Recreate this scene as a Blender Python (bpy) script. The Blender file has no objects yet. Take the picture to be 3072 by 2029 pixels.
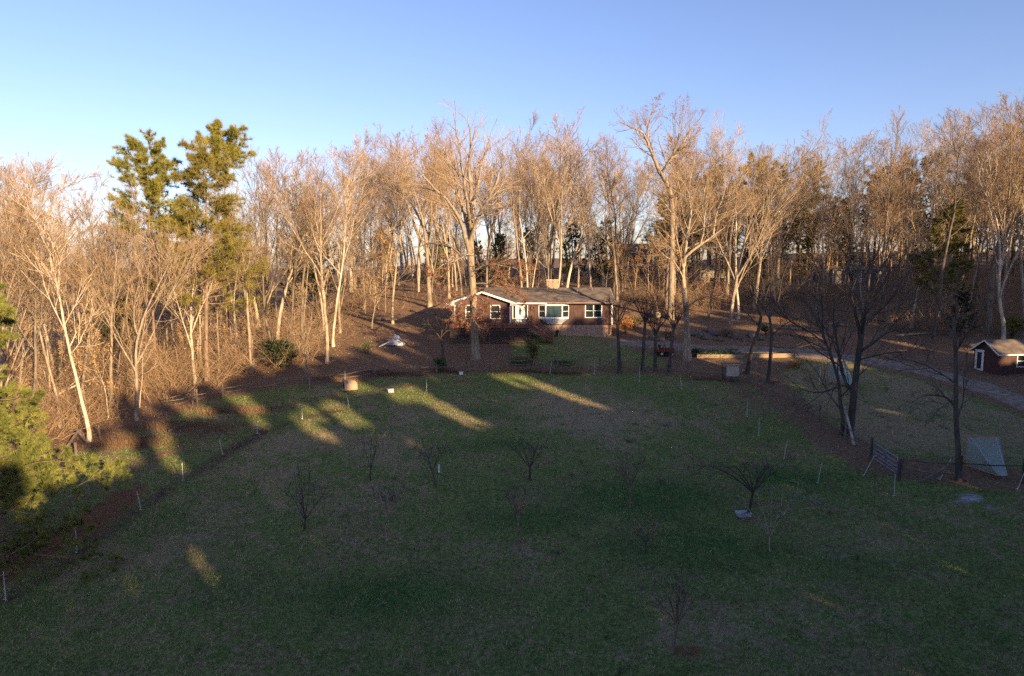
import bpy, math, random
import numpy as np
from mathutils import Vector, Matrix

# ------------------------------------------------------------------ camera, sky, sun, exposure
scene = bpy.context.scene
C = scene.collection
PITCH = math.radians(6.0)
FPX = 2076.0                       # focal length in photograph pixels (3072 wide)
cam_d = bpy.data.cameras.new('camera')
cam_d.sensor_width = 36.0
cam_d.lens = 36.0 * FPX / 3072.0
cam_d.clip_start = 0.5
cam_d.clip_end = 9000.0
cam = bpy.data.objects.new('camera', cam_d)
C.objects.link(cam)
cam.location = (0, 0, 0)
cam.rotation_euler = (math.pi / 2 - PITCH, 0, 0)
scene.camera = cam

SUN_EL = math.radians(12.5)
SUN_H = (0.6, -0.8)                # horizontal direction towards the sun
world = bpy.data.worlds.new('World')
scene.world = world
world.use_nodes = True
nt = world.node_tree
nt.nodes.clear()
sky = nt.nodes.new('ShaderNodeTexSky')
sky.sky_type = 'NISHITA'
sky.sun_disc = False
sky.sun_elevation = math.radians(12.5)
sky.sun_rotation = math.atan2(SUN_H[0], SUN_H[1])
sky.altitude = 200
sky.air_density = 1.0
sky.dust_density = 0.8
sky.ozone_density = 3.0
bg = nt.nodes.new('ShaderNodeBackground')
bg.inputs['Strength'].default_value = 0.099
out = nt.nodes.new('ShaderNodeOutputWorld')
wb = nt.nodes.new('ShaderNodeMix')              # white balance of the sky light
wb.data_type = 'RGBA'
wb.blend_type = 'MULTIPLY'
wb.inputs[0].default_value = 1.0
wb.inputs[7].default_value = (1.08, 0.89, 1.0, 1)
nt.links.new(sky.outputs[0], wb.inputs[6])
nt.links.new(wb.outputs[2], bg.inputs[0])
nt.links.new(bg.outputs[0], out.inputs[0])

sun_d = bpy.data.lights.new('sun', 'SUN')
sun_d.energy = 5.0
sun_d.angle = math.radians(0.55)
sun_d.color = (1.0, 0.69, 0.37)
sun = bpy.data.objects.new('sun', sun_d)
C.objects.link(sun)
to_sun = Vector((SUN_H[0] * math.cos(SUN_EL), SUN_H[1] * math.cos(SUN_EL), math.sin(SUN_EL)))
sun.rotation_euler = to_sun.to_track_quat('Z', 'Y').to_euler()
sun.location = (60, -80, 60)

scene.view_settings.view_transform = 'Standard'
scene.view_settings.look = 'None'
scene.view_settings.exposure = 1.36
scene.view_settings.gamma = 1.0
scene.cycles.use_denoising = False
scene.render.filter_size = 1.2
scene.cycles.max_bounces = 5
scene.cycles.diffuse_bounces = 3
scene.cycles.transparent_max_bounces = 8

# ------------------------------------------------------------------ terrain and pixel helpers
def sst(a, b, x):
    t = np.clip((x - a) / (b - a), 0, 1)
    return t * t * (3 - 2 * t)

_ky = np.array([-3000, -400, -50, 10, 24, 66, 80, 105, 150, 200, 300, 600, 1500, 4000, 9000], float)
_kz = np.array([-17, -17, -17, -17, -15.58, -9.7, -7.74, -4.24, -0.9, -0.5, -7, -16, -10, -30, -60], float)
_ty = np.arange(-300, 700, 1.0)
_tz = np.interp(_ty, _ky, _kz)
_k = np.exp(-0.5 * (np.arange(-12, 13) / 5.0) ** 2)
_tz = np.convolve(np.pad(_tz, 12, mode='edge'), _k / _k.sum(), 'valid')

def H(x, y):
    x = np.asarray(x, float)
    y = np.asarray(y, float)
    z = np.where((y > -299) & (y < 698), np.interp(y, _ty, _tz), np.interp(y, _ky, _kz))
    z = z - 7.0 * sst(-10, -75, x) * sst(52, 105, y) * sst(600, 300, y)
    z = z + 4.0 * sst(22, 85, x) * sst(72, 115, y) * sst(600, 300, y)
    near = sst(400, 150, np.abs(x) + np.abs(y))
    z = z + near * (0.16 * np.sin(x * 0.21 + 1.3) * np.sin(y * 0.17 + 0.4) + 0.07 * np.sin(x * 0.53 + y * 0.31))
    z = z + 0.03 * near * np.sin(x * 3.1 + 1.3 * np.sin(y * 2.3)) * np.sin(y * 2.7 + 1.1 * np.sin(x * 1.9))
    z = z + 0.04 * near * np.sin(x * 1.7 + 0.6 * np.sin(y * 1.1)) * np.sin(y * 1.3 + 1.0)
    far = sst(350, 1400, np.hypot(x, y))
    z = z + far * (14 * np.sin(x * 0.0021 + 1.0) + 12 * np.sin(x * 0.0053 + y * 0.001))
    return z

def hz(x, y):
    return float(H(x, y))

SP, CP = math.sin(PITCH), math.cos(PITCH)
def ray(u, v):
    cx = (u - 1536.0) / FPX
    cy = (1014.5 - v) / FPX
    return Vector((cx, cy * SP + CP, cy * CP - SP))

def at(u, v, Y):
    d = ray(u, v)
    return d * (Y / d.y)

def G(u, v, far=170.0):
    d = ray(u, v)
    prev = 18.0
    y = 18.0
    while y < far:
        p = d * (y / d.y)
        if p.z <= hz(p.x, p.y):
            a, b = prev, y
            for _ in range(14):
                m = (a + b) / 2
                q = d * (m / d.y)
                if q.z <= hz(q.x, q.y):
                    b = m
                else:
                    a = m
            q = d * (b / d.y)
            return Vector((q.x, q.y, hz(q.x, q.y)))
        prev = y
        y += 0.5
    p = d * (far / d.y)
    return Vector((p.x, p.y, hz(p.x, p.y)))

# ------------------------------------------------------------------ materials
MATS = {}
def N(nt, t, **kw):
    n = nt.nodes.new(t)
    for k, v in kw.items():
        setattr(n, k, v)
    return n

def mat(name, c1, c2=None, scale=6.0, rough=0.85, bump=0.0, bscale=None, spec=0.3, stretch=None, detail=5.0, c3=None, metallic=0.0, objrand=0.0):
    if name in MATS:
        return MATS[name]
    m = bpy.data.materials.new(name)
    m.use_nodes = True
    t = m.node_tree
    b = t.nodes['Principled BSDF']
    b.inputs['Roughness'].default_value = rough
    b.inputs['Specular IOR Level'].default_value = spec
    b.inputs['Metallic'].default_value = metallic
    tc = N(t, 'ShaderNodeTexCoord')
    mp = N(t, 'ShaderNodeMapping')
    t.links.new(tc.outputs['Object'], mp.inputs[0])
    if stretch:
        mp.inputs['Scale'].default_value = stretch
    no = N(t, 'ShaderNodeTexNoise')
    no.inputs['Scale'].default_value = scale
    no.inputs['Detail'].default_value = detail
    no.inputs['Roughness'].default_value = 0.65
    t.links.new(mp.outputs[0], no.inputs['Vector'])
    rp = N(t, 'ShaderNodeValToRGB')
    rp.color_ramp.elements[0].position = 0.33
    rp.color_ramp.elements[1].position = 0.67
    rp.color_ramp.elements[0].color = (*c1, 1)
    rp.color_ramp.elements[1].color = (*(c2 or [x * 1.25 for x in c1]), 1)
    if c3:
        e = rp.color_ramp.elements.new(0.5)
        e.color = (*c3, 1)
    t.links.new(no.outputs['Fac'], rp.inputs[0])
    col = rp.outputs[0]
    if objrand:
        oi = N(t, 'ShaderNodeObjectInfo')
        mr = N(t, 'ShaderNodeMapRange')
        mr.inputs['To Min'].default_value = 1 - objrand
        mr.inputs['To Max'].default_value = 1 + objrand
        t.links.new(oi.outputs['Random'], mr.inputs['Value'])
        hv = N(t, 'ShaderNodeHueSaturation')
        t.links.new(mr.outputs[0], hv.inputs['Value'])
        t.links.new(col, hv.inputs['Color'])
        col = hv.outputs[0]
    t.links.new(col, b.inputs['Base Color'])
    if bump:
        nb = N(t, 'ShaderNodeTexNoise')
        nb.inputs['Scale'].default_value = bscale or scale * 3
        nb.inputs['Detail'].default_value = 4
        t.links.new(mp.outputs[0], nb.inputs['Vector'])
        bp = N(t, 'ShaderNodeBump')
        bp.inputs['Strength'].default_value = min(1.0, bump)
        bp.inputs['Distance'].default_value = 0.05
        t.links.new(nb.outputs['Fac'], bp.inputs['Height'])
        t.links.new(bp.outputs[0], b.inputs['Normal'])
    MATS[name] = m
    return m

def glass(name, base=(0.02, 0.03, 0.035), ior=1.9, rough=0.04):
    if name in MATS:
        return MATS[name]
    m = mat(name, base, [x * 1.3 for x in base], 1.5, rough, spec=0.5)
    m.node_tree.nodes['Principled BSDF'].inputs['IOR'].default_value = ior
    return m

M_bark = mat('bark_pale', (0.14, 0.11, 0.08), (0.44, 0.36, 0.26), 5.5, 0.92, 1.0, 14, stretch=(1, 1, 0.25), objrand=0.3)
M_barkd = mat('bark_dark', (0.045, 0.038, 0.034), (0.12, 0.10, 0.085), 2.5, 0.92, 0.6, 9, stretch=(1, 1, 0.3), objrand=0.15)
M_barkw = mat('bark_whitish', (0.26, 0.21, 0.155), (0.58, 0.50, 0.385), 4.0, 0.88, 0.8, 12, stretch=(1, 1, 0.35), objrand=0.25)
M_barkp = mat('bark_pine', (0.11, 0.075, 0.055), (0.28, 0.20, 0.145), 5, 0.92, 0.7, 9, stretch=(1, 1, 0.4), objrand=0.12)
M_barkm = mat('bark_mid', (0.075, 0.06, 0.048), (0.26, 0.21, 0.155), 5.5, 0.92, 1.0, 14, stretch=(1, 1, 0.25), objrand=0.3)
M_twig = mat('twig_tan', (0.235, 0.155, 0.082), (0.45, 0.31, 0.175), 0.5, 0.9, objrand=0.2)
M_twigr = mat('twig_reddish', (0.19, 0.125, 0.082), (0.36, 0.245, 0.16), 0.5, 0.9, objrand=0.2)
M_twigd = mat('twig_dark', (0.06, 0.045, 0.04), (0.11, 0.085, 0.072), 0.5, 0.9)
M_brush = mat('brush_stems', (0.18, 0.12, 0.072), (0.50, 0.355, 0.21), 0.5, 0.9, c3=(0.32, 0.22, 0.13))
M_leafb = mat('leaf_russet', (0.13, 0.055, 0.035), (0.24, 0.11, 0.065), 3, 0.8)
M_leafg = mat('leaf_golden', (0.32, 0.19, 0.07), (0.46, 0.30, 0.13), 3, 0.8)
M_litter = mat('leaf_litter', (0.16, 0.095, 0.058), (0.55, 0.39, 0.24), 5, 0.8, c3=(0.32, 0.205, 0.125))
M_needle = mat('pine_needles', (0.105, 0.112, 0.018), (0.27, 0.245, 0.05), 0.9, 0.7, c3=(0.17, 0.17, 0.03))
M_needlen = mat('pine_needles_bright', (0.075, 0.098, 0.022), (0.24, 0.24, 0.06), 0.9, 0.65, c3=(0.14, 0.16, 0.038))
M_needleo = mat('pine_needles_olive', (0.11, 0.105, 0.02), (0.24, 0.20, 0.045), 0.8, 0.7)
M_cedar = mat('cedar_foliage', (0.022, 0.038, 0.016), (0.055, 0.075, 0.03), 1.2, 0.8)
M_ever = mat('evergreen_leaf', (0.03, 0.07, 0.018), (0.08, 0.14, 0.04), 2, 0.6)
M_grassb = mat('grass_blades', (0.048, 0.118, 0.028), (0.37, 0.36, 0.15), 0.40, 0.8, c3=(0.15, 0.195, 0.06), detail=8)
M_grassd = mat('dead_grass', (0.12, 0.07, 0.042), (0.24, 0.145, 0.085), 0.6, 0.9)
M_siding = mat('siding_maroon', (0.066, 0.036, 0.034), (0.118, 0.068, 0.060), 2.0, 0.75, 0.25, 14, stretch=(5, 5, 0.25))
M_sided = mat('siding_shed', (0.050, 0.026, 0.026), (0.090, 0.046, 0.042), 2.0, 0.75, 0.25, 14, stretch=(5, 5, 0.25))
M_white = mat('white_paint', (0.70, 0.70, 0.70), (0.82, 0.82, 0.81), 3, 0.5)
M_greyp = mat('grey_panel', (0.42, 0.44, 0.46), (0.5, 0.52, 0.54), 3, 0.6)
M_roof = mat('roof_shingles', (0.07, 0.06, 0.053), (0.20, 0.165, 0.135), 1.3, 0.9, 0.6, 30, c3=(0.125, 0.105, 0.09), detail=10)
M_deck = mat('deck_wood', (0.11, 0.045, 0.030), (0.19, 0.085, 0.055), 3, 0.75, 0.2, 12, stretch=(0.4, 3, 3))
M_slat = mat('weathered_slat', (0.075, 0.055, 0.045), (0.15, 0.115, 0.095), 3, 0.85, 0.2, 12, stretch=(0.4, 3, 3))
M_rail = mat('fence_wood', (0.095, 0.075, 0.06), (0.21, 0.168, 0.135), 3, 0.9, 0.4, 10, objrand=0.2)
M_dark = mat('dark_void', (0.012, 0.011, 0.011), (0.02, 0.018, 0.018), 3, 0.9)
M_pvc = mat('white_post', (0.44, 0.45, 0.46), (0.56, 0.57, 0.58), 4, 0.5)
M_gatem = mat('gate_steel', (0.16, 0.20, 0.25), (0.25, 0.30, 0.36), 4, 0.45, metallic=0.35)
M_tan = mat('tan_plastic', (0.34, 0.235, 0.145), (0.42, 0.295, 0.19), 2.5, 0.55, 0.15, 9)
M_plast = mat('plastic_sheet', (0.22, 0.24, 0.28), (0.46, 0.48, 0.53), 4, 0.35, 0.3, 6)
M_red = mat('red_paint', (0.22, 0.035, 0.025), (0.30, 0.055, 0.035), 4, 0.35, spec=0.5)
M_rubber = mat('rubber', (0.015, 0.015, 0.016), (0.03, 0.03, 0.03), 6, 0.8)
M_bedw = mat('pale_boards', (0.22, 0.165, 0.10), (0.36, 0.28, 0.18), 3, 0.8, 0.2, 10, stretch=(0.3, 3, 3))
M_stone = mat('boulder_stone', (0.085, 0.072, 0.06), (0.20, 0.17, 0.14), 3, 0.9, 0.6, 7)
M_orange = mat('orange_paint', (0.50, 0.13, 0.04), (0.58, 0.20, 0.08), 4, 0.5)
M_net = mat('net_cord', (0.28, 0.36, 0.32), (0.38, 0.45, 0.41), 5, 0.8)
M_blue = mat('blue_plastic', (0.02, 0.07, 0.30), (0.03, 0.10, 0.38), 3, 0.4)
M_cream = mat('cream_block', (0.50, 0.44, 0.33), (0.66, 0.58, 0.44), 2, 0.85, 0.2, 8)
M_cloth = mat('pale_cloth', (0.55, 0.54, 0.50), (0.68, 0.66, 0.62), 3, 0.9)
M_glassd = glass('window_glass')
M_glass_sky = glass('bay_glass_sky', (0.05, 0.085, 0.10), 2.4, 0.03)  # teal base colour stands in for the reflected sky
M_curt = mat('window_dark', (0.02, 0.018, 0.017), (0.045, 0.04, 0.035), 3, 0.6)
M_carp = mat('car_paint', (0.10, 0.10, 0.15), (0.12, 0.12, 0.17), 3, 0.3, spec=0.6)
M_woodl = mat('light_lumber', (0.40, 0.34, 0.27), (0.52, 0.45, 0.37), 3, 0.8, 0.2, 9)
M_grey = mat('grey_board', (0.16, 0.145, 0.135), (0.25, 0.23, 0.21), 2, 0.9, 0.3, 8)

def brick_mat(name, c1, c2, mortar, scale=1.0, bw=0.22, bh=0.075):
    m = bpy.data.materials.new(name)
    m.use_nodes = True
    t = m.node_tree
    b = t.nodes['Principled BSDF']
    b.inputs['Roughness'].default_value = 0.9
    tc = N(t, 'ShaderNodeTexCoord')
    mp = N(t, 'ShaderNodeMapping')
    mp.inputs['Rotation'].default_value = (math.pi / 2, 0, 0)
    t.links.new(tc.outputs['Object'], mp.inputs[0])
    br = N(t, 'ShaderNodeTexBrick')
    br.inputs['Scale'].default_value = scale
    br.inputs['Brick Width'].default_value = bw
    br.inputs['Row Height'].default_value = bh
    br.inputs['Mortar Size'].default_value = 0.008
    br.inputs['Color1'].default_value = (*c1, 1)
    br.inputs['Color2'].default_value = (*c2, 1)
    br.inputs['Mortar'].default_value = (*mortar, 1)
    t.links.new(mp.outputs[0], br.inputs['Vector'])
    no = N(t, 'ShaderNodeTexNoise')
    no.inputs['Scale'].default_value = 5
    t.links.new(tc.outputs['Object'], no.inputs['Vector'])
    mx = N(t, 'ShaderNodeMix', data_type='RGBA', blend_type='MULTIPLY')
    mx.inputs[0].default_value = 0.7
    rp = N(t, 'ShaderNodeValToRGB')
    rp.color_ramp.elements[0].color = (0.45, 0.45, 0.45, 1)
    rp.color_ramp.elements[0].position = 0.35
    rp.color_ramp.elements[1].position = 0.6
    t.links.new(no.outputs['Fac'], rp.inputs[0])
    t.links.new(br.outputs['Color'], mx.inputs[6])
    t.links.new(rp.outputs[0], mx.inputs[7])
    t.links.new(mx.outputs[2], b.inputs['Base Color'])
    return m
M_brick = brick_mat('foundation_brick', (0.36, 0.20, 0.13), (0.48, 0.29, 0.19), (0.45, 0.38, 0.31))
M_chim = brick_mat('chimney_brick', (0.34, 0.20, 0.12), (0.46, 0.31, 0.19), (0.5, 0.43, 0.34))

# ------------------------------------------------------------------ mesh helpers
def np_mesh(name, V, F, m=None, smooth=False):
    """V (n,3); F list of int arrays (k,3) / (k,4)"""
    me = bpy.data.meshes.new(name)
    if not isinstance(F, (list, tuple)):
        F = [F]
    F = [np.asarray(f, np.int32) for f in F if len(f)]
    me.vertices.add(len(V))
    me.vertices.foreach_set('co', np.asarray(V, np.float32).ravel())
    nl = sum(f.size for f in F)
    npoly = sum(len(f) for f in F)
    me.loops.add(nl)
    me.polygons.add(npoly)
    me.loops.foreach_set('vertex_index', np.concatenate([f.ravel() for f in F]))
    tot = np.concatenate([np.full(len(f), f.shape[1], np.int32) for f in F])
    st = np.zeros(npoly, np.int32)
    st[1:] = np.cumsum(tot)[:-1]
    me.polygons.foreach_set('loop_start', st)
    if smooth:
        me.polygons.foreach_set('use_smooth', np.ones(npoly, bool))
    me.update(calc_edges=True)
    if m:
        me.materials.append(m)
    return me

def link(name, me, parent=None, loc=None):
    o = bpy.data.objects.new(name, me)
    C.objects.link(o)
    if parent:
        o.parent = parent
    if loc is not None:
        o.location = loc
    return o

def tag(o, label=None, cat=None, group=None, kind=None):
    if label: o['label'] = label
    if cat: o['category'] = cat
    if group: o['group'] = group
    if kind: o['kind'] = kind
    return o

def thing(name, loc, label, cat, group=None, rz=0.0):
    o = bpy.data.objects.new(name, None)
    C.objects.link(o)
    o.location = loc
    o.rotation_euler = (0, 0, rz)
    return tag(o, label, cat, group)

class MB:
    """collects primitive shapes; build() makes one mesh object"""
    def __init__(s):
        s.v, s.f = [], []
    def add(s, vs, fs):
        n = len(s.v)
        s.v += [tuple(p) for p in vs]
        s.f += [tuple(i + n for i in f) for f in fs]
        return s
    def box(s, x0, x1, y0, y1, z0, z1):
        vs = [(x, y, z) for z in (z0, z1) for y in (y0, y1) for x in (x0, x1)]
        return s.add(vs, [(0, 2, 3, 1), (4, 5, 7, 6), (0, 1, 5, 4), (2, 6, 7, 3), (0, 4, 6, 2), (1, 3, 7, 5)])
    def beam(s, a, b, w, h=None, up=(0, 0, 1)):
        a, b = Vector(a), Vector(b)
        h = h or w
        d = (b - a).normalized()
        r = d.cross(Vector(up))
        if r.length < 1e-4:
            r = d.cross(Vector((1, 0, 0)))
        r.normalize()
        u = r.cross(d)
        vs = []
        for p in (a, b):
            for i, j in ((-1, -1), (1, -1), (1, 1), (-1, 1)):
                vs.append(p + r * (i * w / 2) + u * (j * h / 2))
        return s.add(vs, [(0, 3, 2, 1), (4, 5, 6, 7), (0, 1, 5, 4), (1, 2, 6, 5), (2, 3, 7, 6), (3, 0, 4, 7)])
    def tube(s, pts, rad, n=6, cap=True):
        pts = [Vector(p) for p in pts]
        if not hasattr(rad, '__len__'):
            rad = [rad] * len(pts)
        vs, fs = [], []
        for i, p in enumerate(pts):
            d = (pts[min(i + 1, len(pts) - 1)] - pts[max(i - 1, 0)]).normalized()
            r = d.cross(Vector((0, 0, 1)))
            if r.length < 0.05:
                r = d.cross(Vector((0, 1, 0)))
            r.normalize()
            u = r.cross(d)
            for k in range(n):
                a = 2 * math.pi * k / n
                vs.append(p + (r * math.cos(a) + u * math.sin(a)) * rad[i])
        for i in range(len(pts) - 1):
            for k in range(n):
                fs.append((i * n + k, i * n + (k + 1) % n, (i + 1) * n + (k + 1) % n, (i + 1) * n + k))
        if cap:
            fs.append(tuple(range(n))[::-1])
            fs.append(tuple((len(pts) - 1) * n + k for k in range(n)))
        return s.add(vs, fs)
    def poly(s, pts, ext):
        """polygon extruded by vector ext"""
        n = len(pts)
        e = Vector(ext)
        vs = [Vector(p) for p in pts] + [Vector(p) + e for p in pts]
        fs = [tuple(range(n))[::-1], tuple(range(n, 2 * n))]
        for i in range(n):
            fs.append((i, (i + 1) % n, n + (i + 1) % n, n + i))
        return s.add(vs, fs)
    def ico(s, c, r, seed=0, sub=2, jit=0.2, sq=(1, 1, 1)):
        import bmesh
        bm = bmesh.new()
        bmesh.ops.create_icosphere(bm, subdivisions=sub, radius=1)
        rg = random.Random(seed)
        ph = [rg.uniform(0, 6) for _ in range(6)]
        vs = []
        for v in bm.verts:
            p = v.co
            k = 1 + jit * (math.sin(p.x * 2.3 + ph[0]) * math.sin(p.y * 2.9 + ph[1]) + 0.6 * math.sin(p.z * 4 + ph[2]) * math.sin(p.x * 5 + ph[3])) + rg.uniform(-1, 1) * jit * 0.25
            vs.append((c[0] + p.x * r * sq[0] * k, c[1] + p.y * r * sq[1] * k, c[2] + p.z * r * sq[2] * k))
        bm.verts.index_update()
        fs = [tuple(v.index for v in f.verts) for f in bm.faces]
        bm.free()
        return s.add(vs, fs)
    def mesh(s, name, m, smooth=False):
        import bmesh
        me = bpy.data.meshes.new(name)
        me.from_pydata([tuple(v) for v in s.v], [], s.f)
        bm = bmesh.new()
        bm.from_mesh(me)
        bmesh.ops.recalc_face_normals(bm, faces=bm.faces)
        bm.to_mesh(me)
        bm.free()
        if smooth:
            for p in me.polygons:
                p.use_smooth = True
        me.materials.append(m)
        return me
    def build(s, name, m, parent=None, loc=None, smooth=False):
        return link(name, s.mesh(name, m, smooth), parent, loc)

def copy_tree(o, loc=None, rz=None, sc=None):
    c = o.copy()
    C.objects.link(c)
    for ch in o.children:
        k = ch.copy()
        C.objects.link(k)
        k.parent = c
        for g in ch.children:
            q = g.copy()
            C.objects.link(q)
            q.parent = k
    if loc is not None: c.location = loc
    if rz is not None: c.rotation_euler = (0, 0, rz)
    if sc is not None: c.scale = sc if hasattr(sc, '__len__') else (sc, sc, sc)
    return c

ORD = ['first', 'second', 'third', 'fourth', 'fifth', 'sixth', 'seventh', 'eighth', 'ninth', 'tenth', 'eleventh', 'twelfth', 'thirteenth', 'fourteenth', 'fifteenth', 'sixteenth', 'seventeenth', 'eighteenth', 'nineteenth', 'twentieth', 'twenty-first', 'twenty-second', 'twenty-third', 'twenty-fourth', 'twenty-fifth', 'twenty-sixth', 'twenty-seventh', 'twenty-eighth', 'twenty-ninth', 'thirtieth']

# ------------------------------------------------------------------ ground sheet
def axis(lo, hi, step, out_lo, out_hi):
    a = list(np.arange(lo, hi + 1e-6, step))
    s = step
    while a[-1] < out_hi:
        s *= 1.16
        a.append(a[-1] + s)
    s = step
    while a[0] > out_lo:
        s *= 1.16
        a.insert(0, a[0] - s)
    return np.array(a)
gx = axis(-48, 58, 0.55, -6000, 6000)
gy = axis(20, 96, 0.55, -900, 7500)
GX, GY = np.meshgrid(gx, gy)
GZ = H(GX, GY)

def pmask(px, soft, X=None, Y=None, ground=True):
    """soft mask of a polygon on the ground; px = photo pixels of its outline"""
    X = GX if X is None else X
    Y = GY if Y is None else Y
    pts = [G(u, v) for u, v in px] if ground else [Vector((a, b, 0)) for a, b in px]
    inside = np.zeros(X.shape, bool)
    dist = np.full(X.shape, 1e9)
    n = len(pts)
    for i in range(n):
        a, b = pts[i], pts[(i + 1) % n]
        ax, ay, bx, by = a.x, a.y, b.x, b.y
        if ay != by:
            cross = ((ay > Y) != (by > Y)) & (X < (bx - ax) * (Y - ay) / (by - ay) + ax)
            inside ^= cross
        dx, dy = bx - ax, by - ay
        L = dx * dx + dy * dy + 1e-9
        t = np.clip(((X - ax) * dx + (Y - ay) * dy) / L, 0, 1)
        dist = np.minimum(dist, np.hypot(X - ax - t * dx, Y - ay - t * dy))
    sd = np.where(inside, dist, -dist)
    return sst(-soft, soft, sd)

def blob(u, v, rx, ry, X=None, Y=None):
    p = G(u, v)
    X = GX if X is None else X
    Y = GY if Y is None else Y
    return np.exp(-(((X - p.x) / rx) ** 2 + ((Y - p.y) / ry) ** 2))

def pline(px, w, soft, X=None, Y=None):
    X = GX if X is None else X
    Y = GY if Y is None else Y
    pts = [G(u, v) for u, v in px]
    dist = np.full(X.shape, 1e9)
    for a, b in zip(pts, pts[1:]):
        dx, dy = b.x - a.x, b.y - a.y
        t = np.clip(((X - a.x) * dx + (Y - a.y) * dy) / (dx * dx + dy * dy + 1e-9), 0, 1)
        dist = np.minimum(dist, np.hypot(X - a.x - t * dx, Y - a.y - t * dy))
    return sst(w + soft, w - soft, dist)

LAWN_PX = [(-300, 2100), (-300, 1760), (0, 1590), (130, 1420), (250, 1350), (430, 1290), (640, 1195), (850, 1160), (1050, 1150), (1250, 1125), (1500, 1110), (1800, 1118), (2150, 1140), (2260, 1160), (2400, 1290), (2560, 1400), (2700, 1440), (3072, 1480), (3500, 1600), (3500, 2100)]
YARD_PX = [(1540, 1032), (1640, 1000), (1840, 1008), (1860, 1035), (1980, 1075), (2000, 1105), (1800, 1105), (1540, 1090)]
PAST_PX = [(2330, 1120), (2420, 1085), (2560, 1090), (2750, 1135), (2900, 1185), (3100, 1260), (3300, 1400), (3100, 1410), (2870, 1390), (2700, 1370), (2560, 1310), (2440, 1230)]
def cover(X, Y):
    lawn = pmask(LAWN_PX, 1.0, X, Y)
    yard = pmask(YARD_PX, 0.8, X, Y)
    past = pmask(PAST_PX, 1.2, X, Y)
    litter = 1 - np.clip(lawn + yard + past, 0, 1)
    litter = np.maximum(litter, 0.55 * pline([(2190, 1150), (2330, 1250), (2450, 1310), (2620, 1420)], 1.2, 1.4, X, Y))
    litter = np.maximum(litter, 0.62 * pline([(-60, 1640), (200, 1520), (400, 1410), (600, 1310), (800, 1235), (1000, 1190)], 1.1, 1.6, X, Y))
    litter = np.maximum(litter, 0.75 * blob(2700, 1400, 4.5, 2.0, X, Y))
    litter = np.maximum(litter, 0.7 * blob(3000, 1430, 5, 2.5, X, Y))
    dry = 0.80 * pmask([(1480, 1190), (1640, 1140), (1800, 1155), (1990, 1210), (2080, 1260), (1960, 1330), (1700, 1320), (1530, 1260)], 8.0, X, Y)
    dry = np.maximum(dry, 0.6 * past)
    dry = np.maximum(dry, 0.46 * pmask([(-200, 1900), (0, 1640), (420, 1400), (800, 1240), (1300, 1190), (1500, 1260), (1300, 1420), (900, 1640), (500, 1950)], 5.0, X, Y))  # left lawn lightened as if dry, standing in for stronger light there
    for u, v, a, b, k in ((560, 1290, 5, 1.6, .75), (330, 1340, 3, 1.2, .6), (960, 1180, 5, 2, .6), (700, 1240, 4, 1.6, .6), (1060, 1230, 4, 1.2, .5), (2100, 1900, 5, 2.0, .55), (2300, 1760, 4, 1.6, .4), (2450, 1850, 4, 2.2, .5), (1600, 1660, 3, 1.2, .4), (1050, 1640, 2.4, 1.2, .4), (1400, 1300, 3, 1.6, .45), (1750, 1950, 4, 1.6, .5), (2700, 1650, 5, 1.6, .4), (1330, 1500, 3, 1.2, .35)):
        dry = np.maximum(dry, k * blob(u, v, a, b, X, Y))
    soil = 0.85 * pline([(-60, 1740), (100, 1660), (240, 1590), (380, 1490)], 1.4, 1.4, X, Y)
    soil = np.maximum(soil, 0.42 * pline([(2190, 1205), (2230, 1260), (2300, 1320), (2420, 1440)], 0.7, 0.8, X, Y))
    soil = np.maximum(soil, 0.55 * pline([(1210, 1160), (1300, 1150), (1420, 1140), (1560, 1120)], 0.7, 0.9, X, Y))
    for u, v, a, b in ((2235, 1562, 1.0, .5), (2480, 1455, 1.6, .5), (2060, 1950, 1.2, .5), (1000, 1195, 2, .5), (1560, 1075, 4, 1), (1420, 1090, 3, 1)):
        soil = np.maximum(soil, 0.75 * blob(u, v, a, b, X, Y))
    track = 0.74 * pline([(-20, 1830), (230, 1665), (420, 1530), (560, 1435), (700, 1345), (790, 1295), (900, 1255), (1030, 1230)], 0.7, 1.3, X, Y)
    ash = blob(2905, 1495, 0.9, 0.45, X, Y) + 0.7 * blob(2965, 1520, 1.2, .35, X, Y)
    lush = np.zeros(X.shape)
    for u, v, a, b, k in ((1950, 1500, 5, 2.4, 1), (2380, 1440, 3.4, 1.4, 1.1), (2100, 1640, 5, 2, .9), (1150, 1790, 5, 1.5, .9), (1500, 1330, 3, 1.2, .8), (1600, 1560, 4, 1.2, .9), (500, 1560, 6, 3, .7), (1450, 1240, 2.4, 1.2, .8), (2560, 1425, 2.5, 1.0, .8), (2010, 1190, 3, 1.2, .5), (640, 1750, 6, 2, .6), (2200, 1400, 3, 1, .5), (2500, 1700, 4, 1.5, .6)):
        lush = np.maximum(lush, 0.8 * k * blob(u, v, a * 1.2, b * 1.5, X, Y))
    return litter, dry, soil, track, np.clip(ash, 0, 1), np.clip(lush, 0, 1)

nx_, ny_ = len(gx), len(gy)
V = np.stack([GX.ravel(), GY.ravel(), GZ.ravel()], 1)
ii, jj = np.meshgrid(np.arange(nx_ - 1), np.arange(ny_ - 1))
q0 = (jj * nx_ + ii).ravel()
F = np.stack([q0, q0 + 1, q0 + nx_ + 1, q0 + nx_], 1)

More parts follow.
